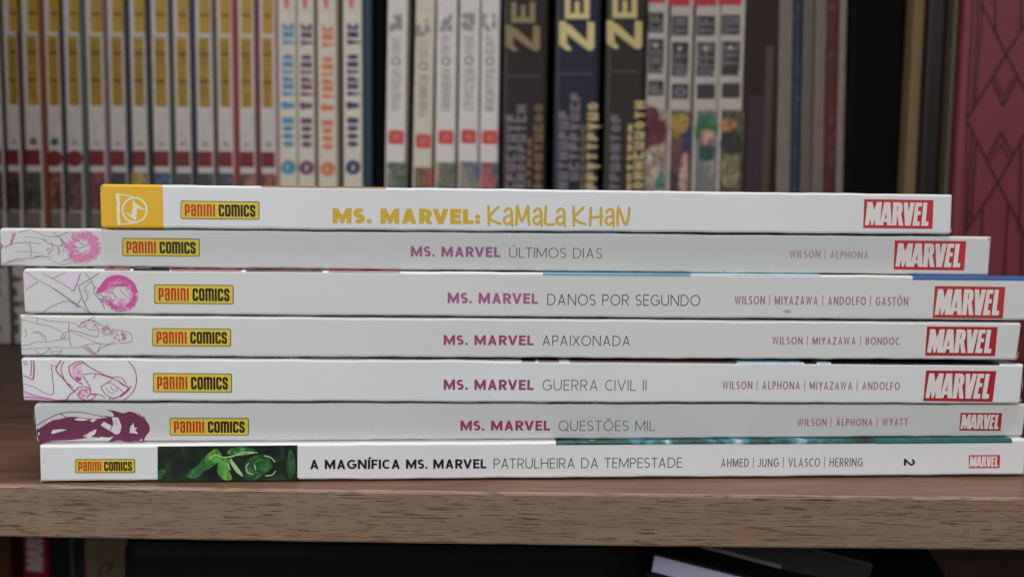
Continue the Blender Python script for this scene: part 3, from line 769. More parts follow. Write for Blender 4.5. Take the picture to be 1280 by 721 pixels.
mb = ink('sketch_bold', 160, 44, 104, 1.5)
b5.sheet('spine_drawing', lines_px([
    ([(42, 450), (42.5, 462), (41.5, 474)], 1.5), ([(39, 450), (39, 462), (38, 470)], 1.0), ([(29, 469), (34, 471), (41, 474.5)], 1.2), ([(29, 451), (31, 456)], .7), ([(32, 451), (34, 456)], .7),
    ([(64, 456), (66, 474), (66.5, 492), (56, 491), (44, 484), (30, 479.5)], .7), ([(64, 456), (71, 458)], .7), ([(76, 450), (70, 460), (72, 465), (80, 474), (90, 486), (94, 489)], 1.3),
    ([(80, 451), (76, 461), (82, 476), (92, 484)], .9), ([(94, 489), (88, 492), (83, 500)], 1.2), ([(30, 496), (48, 497), (70, 500), (84, 499)], .9), ([(29, 488), (44, 494), (66, 498)], .7),
    ([(86, 458), (94, 453), (102, 451)], 1.2), ([(86, 458), (88, 468), (96, 476), (104, 480)], 1.3), ([(92, 460), (97, 455), (104, 453.5)], .9), ([(102, 451), (110, 457), (118, 462), (130, 468), (142, 472)], 1.2),
    ([(104, 468), (114, 466.5), (124, 467.5), (136, 471), (148, 476), (158, 483)], 1.0), ([(104, 470), (110, 479), (113, 486), (114, 492), (122, 493)], 1.0), ([(120, 467), (117, 473)], .8),
    ([(126, 483), (134, 478), (140, 474)], .9), ([(126, 483), (130, 490), (138, 497)], .9), ([(134, 478), (142, 480), (150, 486), (154, 490)], .8), ([(132, 484), (137, 490), (143, 491)], .7), ([(138, 482), (141, 487), (147, 489)], .7), ([(145, 484), (147, 487)], .7),
    ([(160, 451), (167, 459), (170.5, 470), (169, 484), (162, 494), (152, 501)], .9), ([(164, 482), (158, 490), (150, 495), (140, 498)], 1.2), ([(148, 476), (154, 481), (160, 483), (158, 488), (150, 494)], 1.2), ([(142, 471), (152, 472), (158, 480)], .8),
    ([(108, 497), (114, 492), (124, 493), (132, 497)], .9), ([(96, 492), (102, 498), (112, 500), (120, 494)], 1.1), ([(92, 490), (98, 484), (106, 483), (112, 486)], 1.1)])
    + curls(98, 470, 1, 5, 16, .7, rnd, 1.5) + curls(140, 497, 1, 5, 9, .8, rnd, .5) + curls(104, 490, 2, 8, 16, .7, rnd, .7), mb, 2, None, True)
b5.sheet('spine_drawing', [[Vector(v) for v in ((98, 486), (112, 484), (114, 492), (104, 498), (96, 493))], [Vector(v) for v in ((29, 488), (60, 497), (84, 500), (60, 500.5), (30, 498))],
    [Vector(v) for v in ((90, 458), (100, 452), (104, 468), (98, 476), (90, 468))]], ink('sketch_blush', 208, 160, 186, 1.5), 1, None, True)

mr = ink('sketch_maroon', 104, 42, 72, 1.5)
mass = spline([(46, 537), (50, 531), (62, 526), (74, 523.6), (88, 520.5), (104, 522), (120, 523.5), (132, 521), (142, 520), (140, 515), (133, 511.5), (145, 513.5), (154, 516), (163, 514), (172, 518),
               (180, 523), (186, 530), (187, 538), (182, 545), (178, 552), (170, 550.5), (160, 552), (148, 550), (136, 551.5), (120, 546), (108, 547), (96, 549), (80, 550), (66, 550.5), (58, 552), (50, 552), (47, 546)], 3, True)
b6.sheet('spine_drawing', [mass] + curls(168, 533, 10, 19.5, 60, 1.5, rnd, .93), mr, 1, None, True)
w6 = ink('sketch_paper_gap', 206, 196, 200, 1.4)
b6.sheet('spine_drawing', [[Vector(v) for v in p] for p in (((64, 541), (66, 537), (76, 536), (84, 536.8), (76, 539), (66, 542)), ((93, 523), (100, 522), (112, 523.8), (104, 525.6), (95, 525)),
    ((112, 525), (117, 523.4), (121, 524), (116, 527.5)), ((126, 531), (130, 526.5), (140, 532), (137, 538)), ((140, 521), (148, 521.5), (152, 532), (150, 541), (145, 543), (138, 538), (142, 530)),
    ((163, 533), (167, 528), (168, 534), (172, 534.5), (169, 537), (173, 542), (162, 540.5)), ((104, 545), (112, 539), (121, 536), (119, 542), (112, 547)), ((47, 541), (50, 539.6), (49, 544)),
    ((118, 549), (126, 545.5), (136, 546.5), (142, 545), (136, 551)), ((174, 550), (178, 548), (177, 551)))], w6, 2, None, True)
b6.sheet('spine_drawing', lines_px([([(46, 531), (58, 524), (72, 517.5), (90, 514.4), (108, 516), (124, 519.5), (136, 520)], .8), ([(76, 517), (84, 522)], .8), ([(106, 547), (110, 541), (116, 538)], .7), ([(144, 524), (146, 531)], .6)]), mr, 3, None, True)
b6.sheet('spine_drawing', [[Vector(v) for v in ((47, 533), (60, 526.6), (68, 524), (60, 528), (48, 536))], [Vector(v) for v in ((106, 519), (120, 519), (134, 522), (118, 521.5))]], pk_p, 4, None, True)

# green picture panel: dark leaves and brush marks
dk = pic_mat('panel_dark_green', [(8, 14, 10), (14, 24, 16), (20, 40, 24), (34, 60, 36)], 3, 150, 1.2)
gr_ = pic_mat('panel_leaf_green', [(30, 70, 28), (64, 128, 46), (90, 156, 64), (120, 176, 88)], 5, 330, 1.2)
gm = pic_mat('panel_mid_green', [(14, 40, 20), (26, 70, 34), (44, 98, 50), (60, 120, 60)], 8, 300, 1.2)
gl = mat('panel_pale_green', rgb(166, 190, 146, 1.2), .4, .25, 500, 0)
pn = b7.sheet('picture_panel', [[(197, 557.6), (371.8, 556.2), (371.8, 599.7), (197, 601.2)]], dk, 1, None, True)
b7.edge_art('picture_panel_fold', 197.6, 369.5, dk, 1.0, 'bottom')
def leaf(pts): return spline(pts, 5, True)
b7.sheet('panel_marks', [leaf([(232, 594), (248, 580), (254, 572), (262, 566), (276, 572), (270, 580), (258, 586), (246, 597)]), leaf([(296, 560), (304, 558.5), (316, 560), (318, 565), (304, 570), (292, 568)]),
    leaf([(306, 579), (316, 570), (326, 567), (334, 570), (341, 582), (330, 592), (318, 599), (308, 592)]), leaf([(362, 560), (368, 570), (369, 588), (362, 598), (358, 584), (360, 570)]), leaf([(198, 588), (208, 587), (202, 598), (198, 598)])], gm, 2, pn, True)
b7.sheet('panel_marks', [leaf([(256, 574), (262, 565), (271, 560.5), (276, 566), (278, 573), (268, 580), (260, 586), (256, 583)]), leaf([(284, 566), (290, 560), (304, 558.6), (306, 563), (296, 569)]),
    leaf([(273, 577), (280, 571), (288, 576), (286, 586), (290, 598), (280, 599), (272, 590)])] + lines_px([([(318, 578), (328, 574), (338, 584)], 1.0), ([(320, 590), (330, 588), (336, 580)], .9)]), gr_, 3, pn, True)
b7.sheet('panel_marks', [leaf([(288, 572), (293, 578), (300, 587), (304, 595), (296, 590), (289, 580)])] +
    lines_px([([(262, 573), (270, 568), (278, 571), (290, 570), (304, 565), (318, 565)], 1.6), ([(286, 570), (300, 568), (322, 565)], 1.0), ([(284, 578), (288, 587)], 1.6), ([(311, 578), (308, 583), (310, 590), (316, 592)], 1.4), ([(330, 569), (338, 571), (344, 577)], 1.3), ([(332, 594), (340, 593), (345, 588)], 1.3), ([(318, 580), (320, 587)], 1.5)]), gl, 4, pn, True)

# cover art folding over the upper edges
cy = mat('edge_cyan', rgb(112, 164, 190, .8), .35, .25, 300, 0); bl = mat('edge_blue', rgb(66, 104, 176, .8), .35, .15, 200, 0)
pkr = mat('edge_pink', rgb(176, 112, 118, .8), .35, .35, 200, 0); dkb = mat('edge_black', rgb(28, 26, 30, 1.0), .35, .3, 200, 0)
brn = mat('edge_brown', rgb(96, 66, 60, 1.0), .35, .5, 300, 0); teal = mat('edge_teal', rgb(18, 92, 88, 1.0), .35, .5, 200, 0)
org = mat('edge_orange', rgb(160, 112, 48, .9), .35, .3, 200, 0); cyd = mat('edge_dull_cyan', rgb(70, 132, 150, 1.0), .35, .4, 400, 0); lbl = mat('edge_pale_blue', rgb(176, 208, 220, 1.0), .35, .2, 200, 0)
b1.edge_art('edge_print', 326, 482, org, .6)
for x0, x1, m_ in ((128, 160, pkr), (164, 210, dkb), (212, 300, pkr), (306, 402, brn), (410, 500, pkr)): b3.edge_art('edge_print', x0, x1, m_, .8)
b3.edge_art('edge_print', 680, 866, cy, 1.0); b3.edge_art('edge_print', 866, 1030, lbl, .6); b3.edge_art('edge_print', 1146, 1294, bl, 1.5)
for x0, x1, m_ in ((655, 672, dkb), (676, 702, brn), (716, 928, brn), (930, 1012, lbl), (1014, 1030, dkb), (1034, 1046, lbl), (1048, 1262, dkb)): b5.edge_art('edge_print', x0, x1, m_, .8)
for x0, x1, m_ in ((690, 722, dkb), (724, 746, brn), (752, 1010, pkr), (1010, 1200, brn)): b6.edge_art('edge_print', x0, x1, m_, .4)
strip = pic_mat('edge_picture', [(18, 22, 26), (14, 60, 62), (20, 88, 86), (64, 140, 156), (200, 206, 206)], 21, 95, .9)
b7.edge_art('edge_print', 700, 940, strip, 1.15)
b7.edge_art('edge_print', 940, 1110, strip, 1.3)
b7.edge_art('edge_print', 1110, 1284, teal, 1.4)

# ------------------------------------------------------------------ books standing behind
YB = 0.220
class Standing:
    """an upright book in the back row: pixel edges measured at row py; its spine faces the room"""
    def __init__(self, name, label, px0, px1, py, m, y=YB, h=.20, d=.125, lean=0.0, z0=0.0, group=None, cat='book', spine=None, inset=(0, 0), bevel=.0009):
        x0, _ = on_y(px0, py, y); x1, _ = on_y(px1, py, y)
        self.w = x1-x0; self.y = y; self.z0 = z0; self.lean = lean; zc = on_y(px0, py, y)[1] - z0
        self.x = (x0+x1)/2 - math.tan(lean)*zc
        self.t = thing(name, label, cat, (self.x, y, z0), 0, group, lean)
        self.cover = box('cover', -self.w/2, self.w/2, .0004 if spine else 0, d, 0.0, h, m, self.t, bevel)
        if spine:
            box('spine', -self.w/2+inset[0], self.w/2-inset[1], 0, .0018, .0003, h-.0003, spine, self.t, .0005)
    def loc(self, px, py):
        x, z = on_y(px, py, self.y); dx = x-self.x; dz = z-self.z0
        c, s = math.cos(-self.lean), math.sin(-self.lean)
        return (dx*c + dz*s, -dx*s + dz*c)
    def zof(self, py, px=None):
        return on_y(px if px is not None else 640, py, self.y)[1] - self.z0
    def sheet(self, name, polys, m, layer=1, parent=None, is_px=False):
        if is_px: polys = [[Vector(self.loc(v[0], v[1])) for v in p] for p in polys]
        vs, fs = union([[Vector((v[0]*1000, v[1]*1000)) for v in p] for p in polys])
        if not fs: return None
        y = -.00008*layer
        return link_mesh(name, [(v[0]/1000, y, v[1]/1000) for v in vs], [list(f) for f in fs], m, parent or self.t)
    def panel(self, name, px0, px1, py0, py1, m, layer=1, parent=None, r=0.0):
        q = [(px0, py0), (px1, py0), (px1, py1), (px0, py1)]
        pm = (px0+px1)/2
        x0 = self.loc(px0, (py0+py1)/2)[0]; x1 = self.loc(px1, (py0+py1)/2)[0]
        z1 = self.loc(pm, py0)[1]; z0 = self.loc(pm, py1)[1]
        p = [Vector((x0, z0)), Vector((x1, z0)), Vector((x1, z1)), Vector((x0, z1))]
        if r: p = rounded(p, r, True)
        return self.sheet(name, [p], m, layer, parent)
    def marks(self, name, px0, px1, py0, py1, m, step, layer=2, seed=0, w=.42, parent=None, dens=.8):
        """upright run of small blurred characters set sideways between two rows"""
        rn = random.Random(seed); pm = (px0+px1)/2; pc = (py0+py1)/2
        x0 = self.loc(px0, pc)[0]; x1 = self.loc(px1, pc)[0]; z1 = self.loc(pm, py0)[1]; z0 = self.loc(pm, py1)[1]
        n = max(1, int((z1-z0)/step)); P = []; s = (z1-z0)/n
        for i in range(n):
            a = z0 + i*s + s*.1; b = z0 + (i+1)*s - s*.12
            if rn.random() > dens: continue
            ww = s*w*.5
            k = rn.randrange(7); xm = (x0+x1)/2; am = (a+b)/2
            if k == 4:
                P += stroke(arc(xm, am, (x1-x0-ww)/2, max(ww*.3, (b-a-ww)/2), 0, 360, 12)[:-1], ww*.9, True); continue
            if k == 5:
                P += stroke([(x0, a+ww/2), (xm, am), (x0, b-ww/2)], ww*.9) + stroke([(xm, am), (x1, am)], ww*.9); continue
            if k == 6:
                P += stroke([(x0, a+ww/2), (x1, am), (x0, b-ww/2)], ww*.9) + stroke([(x0+(x1-x0)*.35, a+ww), (x0+(x1-x0)*.35, b-ww)], ww*.8); continue
            P += stroke([(x0, a+ww/2), (x1, a+ww/2)], ww)
            if k == 0: P += stroke([(x0, b-ww/2), (x1, b-ww/2)], ww) + stroke([(x1-ww*.5, a), (x1-ww*.5, b)], ww)
            if k == 1: P += stroke([(x0+ww*.5, a), (x0+ww*.5, b)], ww) + stroke([((x0+x1)/2, a), ((x0+x1)/2, b)], ww)
            if k == 2: P += stroke([(x0, b-ww/2), (x1, b-ww/2)], ww) + stroke([((x0+x1)/2, a), ((x0+x1)/2, b)], ww)
            if k == 3: P += stroke([(x1-ww*.5, a), (x1-ww*.5, b)], ww) + stroke([(x0+ww*.5, a), (x0+ww*.5, b)], ww)
        return self.sheet(name, P, m, layer, parent)
def bk(name, r, g, b, k=1.6, rough=.45, var=.2, scale=300):
    g_ = (r+g+b)/3; r, g, b = (v*.85 + g_*.15 for v in (r, g, b))
    return mat(name, rgb(r, g, b, k), rough, var, scale, .05, .25)
def blobs(s, px0, px1, py0, py1, cols, seed, n=9, layer=2, parent=None):
    """soft unreadable colour patches of printed cover art"""
    rn = random.Random(seed)
    groups = {}
    ly = layer
    for c in cols:
        P = []
        for i in range(n):
            cx = rn.uniform(px0, px1); cy_ = rn.uniform(py0, py1); r = rn.uniform(1.8, 5.5)
            pts = []
            for j in range(9):
                a = 2*math.pi*j/9; q = r*rn.uniform(.6, 1.2)
                pts.append((min(px1, max(px0, cx+q*math.cos(a))), min(py1, max(py0, cy_+q*1.25*math.sin(a)))))
            P.append([Vector(p) for p in pts])
        s.sheet('art_patch', P, c, ly, parent, True); ly += 1

white_m = bk('manga_spine_white', 186, 176, 172, 1.35)
yel_m = bk('manga_yellow', 166, 126, 0, 1.5, var=.3, scale=500)
yel_d = bk('manga_ochre', 92, 58, 10, 1.3)
red_m = bk('manga_red', 126, 22, 24, 1.1)
dark_m = bk('manga_art_dark', 38, 28, 26, 1.2)
grey_n = bk('manga_number_grey', 110, 104, 104, 1.3)
def tones(n, r, g, b):
    return pic_mat(n, [(r*.35, g*.35, b*.35), (r*.8, g*.8, b*.8), (r, g, b), (min(255, r*1.15+30), min(255, g*1.15+26), min(255, b*1.15+22))], len(n)*3 + r, 210, 1.2)
cols_art = [bk('art_red', 140, 40, 34), bk('art_skin', 150, 110, 88), bk('art_orange', 150, 84, 34), bk('art_grey', 92, 88, 84), bk('art_magenta', 130, 36, 62), bk('art_green', 44, 84, 50), bk('art_blue', 36, 60, 112), bk('art_yellow', 160, 130, 44), bk('art_cream', 170, 156, 130), bk('art_purple', 84, 50, 92)]
wraps = [('dark maroon', 60, 24, 24), ('maroon', 92, 34, 34), ('orange', 140, 70, 36), ('charcoal', 50, 50, 56), ('grey green', 78, 88, 84), ('mauve', 120, 90, 104), ('navy blue', 40, 44, 62),
         ('slate black', 40, 38, 46), ('dark green', 40, 66, 48), ('ink blue', 38, 38, 62), ('brown', 92, 66, 60), ('bright red', 158, 40, 48), ('wine red', 120, 44, 50), ('pale pink', 176, 120, 124)]
xs = [(-20, 4.5, 8), (8.5, 26, 31), (31.5, 52.5, 57.5), (58.5, 78, 83), (83.5, 103.5, 109.5), (110, 132.5, 137), (137.5, 158.5, 164.5), (165, 185, 190.5), (191, 213.5, 218.5), (219, 239.5, 245.5), (246, 267.5, 272), (272.5, 292.5, 298.5), (299, 319.5, 325), (325.5, 345.5, 348.5)]
ordn = ['cut off at the left photo edge', 'second', 'third', 'fourth', 'fifth', 'sixth', 'seventh', 'eighth', 'ninth', 'tenth', 'eleventh', 'twelfth', 'thirteenth', 'fourteenth']
rn0 = random.Random(9)
for i, (a, b, c) in enumerate(xs):
    cn, r_, g_, b_ = wraps[i]
    lab = ('white manga volume with yellow title panel, ' + ordn[0]) if i == 0 else 'white manga volume with yellow title panel and %s cover edge, %s from the left' % (cn, ordn[i])
    y = YB + rn0.uniform(-.0012, .002)
    s = Standing('manga_volume', lab, a, c, 180, bk('wrap_%d' % i, r_, g_, b_, 1.15), y, .2, .125, 0, 0, 'manga volumes with yellow title panels')
    dy = .0105*(a-30)
    wpx = b-a
    box('spine', s.loc(a, 180)[0], s.loc(b, 180)[0], -.0003, .003, .0003, .1995, white_m, s.t, .0008)
    s.t.location.y += .0002
    L0 = 5
    yl, yr = (a+wpx*.12, b-wpx*.25)
    p = s.panel('title_panel', yl, yr, 42.5+dy+2, 132+dy, yel_m, L0, None, .0008)
    s.panel('title_panel', yl, yr, -46+dy, 40+dy, yel_m, L0, None, .0008)
    for q in (66, 100, 17): s.panel('title_rule', yl+1, yr-1, q-1.5+dy, q+1.5+dy, yel_d, L0+1, p)
    s.marks('title_lettering', yl+2, yr-2, 49+dy, 130+dy, bk('manga_yellow_shade', 78, 54, 8, 1.1), .0021, L0+2, i, .3, p, .95)
    if i in (2, 3):
        s.sheet('number_badge', disc((a+b)/2, 177+dy, 5, 16), bk('badge_ochre', 104, 80, 30) if i == 2 else bk('badge_teal', 20, 72, 58), L0, None, True)
    else:
        s.marks('volume_number', (a+b)/2-4, (a+b)/2+4, 174.5+dy, 180.5+dy, grey_n, .0012, L0, i+50, .6, None, 1)
    if i in (3, 4): s.sheet('publisher_mark', disc((a+b)/2, 198+dy*.6, 10.5, 18), red_m, L0, None, True)
    else: s.panel('publisher_mark', a+1.5, b-2, 187+dy, 207+dy*.8, red_m, L0, None, .0006)
    tint = [(96, 66, 52), (70, 34, 30), (60, 62, 58), (128, 66, 30), (98, 52, 48), (120, 36, 52), (30, 36, 32), (170, 136, 40), (42, 76, 124), (58, 40, 38), (40, 60, 46), (84, 60, 100), (150, 92, 60), (140, 60, 44)][i]
    s.panel('spine_picture', a+.3, b-.3, 214.5+dy*.8, 263+dy*.6, pic_mat('manga_picture_%d' % i, [(28, 22, 22), tuple(v*.5 for v in tint), tint, (tint[0]*.6+60, tint[1]*.6+50, tint[2]*.6+44)], i), L0)
    s.panel('spine_foot', a+.3, b-.3, 264.5+dy*.5, 300, bk('manga_foot', 112, 102, 92, 1.15), L0)
    s.marks('foot_lettering', a+4, b-4, 310, 418, bk('foot_grey', 92, 84, 76, 1.2), .006, L0, i+80, .9, None, .7)

# four slim volumes with coloured vertical titles
cream_m = bk('slim_spine_cream', 196, 186, 170, 1.35)
for i, (a, b, nm, c_) in enumerate(((348.8, 371.5, 'sky blue', (66, 136, 178)), (372.5, 393.5, 'purple', (112, 62, 96)), (397.5, 421.5, 'orange', (214, 112, 74)), (429, 453, 'navy', (56, 54, 104)))):
    s = Standing('slim_manga_volume', 'slim cream manga volume with %s vertical title and round number badge' % nm, a, b, 180, cream_m, YB+.001*i*.5, .2, .12, 0, 0, 'slim cream manga volumes')
    m_ = bk('title_' + nm.replace(' ', '_'), *c_, 1.2); dy = (2, 2.5, 5, 2)[i]; mx_ = (a+b)/2
    s.sheet('top_figure', [[Vector(v) for v in ((mx_-4-2, -30), (mx_+2, -30), (mx_+1, 8), (mx_-2, 14), (mx_-5, 6))]], bk('figure_red', 190, 90, 84), 1, None, True)
    for y0, y1, sd in ((27, 56, 1), (65, 120, 2), (122, 138, 5), (144, 183, 3)):
        s.marks('title_lettering', mx_-7, mx_+7, y0+dy, y1+dy, m_, .0033, 1, sd, .92, None, 1)
    bd = s.sheet('number_badge', disc(mx_+.3, 208+dy*.7, 9.3, 20), m_, 1, None, True)
    s.sheet('volume_number', text_polys('I' if i in (0, 2) else '2', .25)[0] and [[Vector((mx_+(v.x-.3)*6, 211.5+dy*.7-v.y*7)) for v in p] for p in glyph('I' if i in (0, 2) else '2', .25)[0]], cream_m, 2, bd, True)
Standing('dark_teal_book', 'dark teal book standing in shadow right of the navy titled volume', 453.5, 465, 180, bk('teal_cover', 20, 62, 84, 1.1), YB+.004, .2, .13)
Standing('teal_book_dark_part', 'black block standing in for the dark right part of the teal book', 465.6, 480.5, 180, mat('teal_book_black', (.004, .0035, .0035, 1), .75, .2, 60, .05, .1), YB+.008, .205, .13)  # added block: the teal book's right part, which darkens to black

# five pale volumes
gw = bk('pale_spine_grey', 198, 190, 186, 1.4); gw2 = bk('pale_spine_warm', 190, 182, 162, 1.4)
for i, (a, b, yy) in enumerate(((482.5, 507.5, 0), (517, 541, 6), (544.5, 570, 0), (573.3, 598.6, -1), (600.5, 623.5, 0))):
    lab = 'pale manga volume with red label, ' + ('beside the black block', 'warmer cream and lower set, second of five', 'middle of the five', 'fourth of five', 'rightmost of five, beside the dark gold titled book')[i]
    s = Standing('pale_manga_volume', lab, a, b, 150, gw2 if i == 1 else gw, YB-.0012+.0006*i, .2, .125, R((.9, 1.0, .5, .35, .2)[i]), 0, 'pale manga volumes with red labels')
    mx_ = (a+b)/2; gt = bk('pale_title_grey', 130, 124, 122, 1.2)
    blobs(s, mx_-9, mx_+8, 18+yy, 40+yy, [bk('pale_art', 142, 134, 132, 1.25)], i, 9, 1)
    s.marks('title_lettering', mx_-5.5, mx_+5.5, 44+yy, 70+yy, bk('pale_title_faint', 150, 144, 142, 1.3), .0018, 3, i, .4, None, 1)
    s.sheet('title_ring', stroke(arc(mx_, 77+yy, 4.6, 4.6, 0, 360, 16)[:-1], 2.2, True), gt, 3, None, True)
    s.marks('title_lettering', mx_-5.5, mx_+5.5, 86+yy, 140+yy, gt, .0019, 3, i+5, .4, None, .95)
    lb = s.panel('red_label', mx_-9.5, mx_+9.5, 163+yy*.8, 180.5+yy*.8, bk('label_red', 200, 66, 62, 1.3), 1, None, .0012)
    s.marks('label_lettering', mx_-4, mx_+4, 168+yy*.8, 176+yy*.8, bk('label_pink', 222, 130, 110, 1.2), .0015, 2, i, .5, lb, 1)
    pc = [[(44, 62, 54), (70, 92, 76), (104, 100, 80), (160, 158, 150)], [(150, 50, 50), (176, 84, 66), (66, 74, 52), (170, 128, 90)], [(60, 70, 62), (110, 100, 92), (84, 104, 74), (190, 150, 104)],
          [(72, 84, 116), (96, 110, 120), (150, 128, 104), (70, 88, 74)], [(44, 64, 90), (58, 84, 80), (190, 76, 84), (90, 98, 96)]][i]
    s.panel('spine_picture', a+.5, b-.5, 203+yy, 300, pic_mat('pale_picture_%d' % i, pc, i+40, 130), 1)

# three thick dark volumes with gold title
gold = [bk('gold_dull', 140, 122, 84, 1.3, .35), bk('gold_bright', 206, 186, 124, 1.35, .3), bk('gold_mid', 196, 172, 110, 1.35, .3)]
silv = bk('silver_letters', 118, 108, 116, 1.3, .35); gold_s = bk('gold_small', 122, 96, 60, 1.3); gold_b = bk('gold_small_bright', 182, 160, 104, 1.4)
def zelements(s, x0, y0, w, h, m, seed):
    X = lambda u: x0 + u*w; Y = lambda v: y0 + v*h      # y0 = top of the Z, h downwards
    Z = [[(X(.0), Y(.0)), (X(.2), Y(.0)), (X(.22), Y(.8)), (X(.36), Y(1)), (X(.24), Y(1.06)), (X(.0), Y(.84))],
         [(X(.8), Y(.0)), (X(1), Y(.05)), (X(1), Y(.95)), (X(.9), Y(1.05)), (X(.78), Y(1))],
         [(X(.12), Y(.1)), (X(.30), Y(.12)), (X(.96), Y(.92)), (X(.84), Y(1.05)), (X(.7), Y(.92)), (X(.1), Y(.34))]]
    s.sheet('title_letter', [[Vector(v) for v in p] for p in Z], m, 1, None, True)
    y1 = y0 - 3
    # E then L lying sideways above it
    E = [[(X(.16), y1), (X(.86), y1), (X(.86), y1-7), (X(.16), y1-7)], [(X(.16), y1), (X(.32), y1), (X(.32), y1-26), (X(.16), y1-26)],
         [(X(.44), y1), (X(.58), y1), (X(.58), y1-22), (X(.44), y1-22)], [(X(.7), y1), (X(.86), y1), (X(.86), y1-26), (X(.7), y1-26)]]
    s.sheet('title_letter', [[Vector(v) for v in p] for p in E], m, 1, None, True)
    y2 = y1 - 31
    Lp = [[(X(.16), y2), (X(.86), y2), (X(.86), y2-8), (X(.16), y2-8)], [(X(.16), y2), (X(.34), y2), (X(.34), y2-28), (X(.16), y2-28)]]
    s.sheet('title_letter', [[Vector(v) for v in p] for p in Lp], m, 1, None, True)
for i, (a, b, m_, nm) in enumerate(((628.5, 684.5, bk('cover_umber', 50, 40, 40, .95), 'umber brown hardback with dull gold title, left of the three thick ones'),
                                    (693, 750, bk('cover_navy', 42, 42, 60, 1.0), 'navy blue hardback with bright gold title'),
                                    (756.5, 806.5, bk('cover_olive', 52, 46, 40, 1.0), 'olive black hardback with gold title, next to the colourful manga'))):
    s = Standing('thick_hardback', 'thick ' + nm, a, b, 120, m_, YB-.003, .215, .14, 0, 0, 'thick dark hardbacks with gold titles', bevel=.0022)
    zx = (632, 699, 758.5)[i]; zw = (43, 44, 44)[i]
    zelements(s, zx, (32, 27, 26)[i], zw, (31, 35, 34)[i], gold[i], i)
    s.panel('rule', a+6.5, b-9, (94.5, 91.5, 88.5)[i], (96.5, 93.5, 90.5)[i], bk('rule_mauve', 82, 72, 78, 1.3), 1)
    for c0, c1, y0, mm_ in ([(632, 644.5, 142, silv), (645, 657, 130, silv), (658.5, 664, 158, gold_s), (667, 678, 129, gold_s)],
                            [(697.5, 710, 138, silv), (711.5, 724, 115, silv), (725.5, 730.5, 155, gold_s), (733, 746, 127, gold_b)],
                            [(762, 775, 142, silv), (783.5, 789, 154, gold_b), (791.5, 804.5, 125, gold_b)])[i]:
        s.marks('side_lettering', c0, c1, y0, 300, mm_, .0048, 1, int(c0), .62, None, .96)

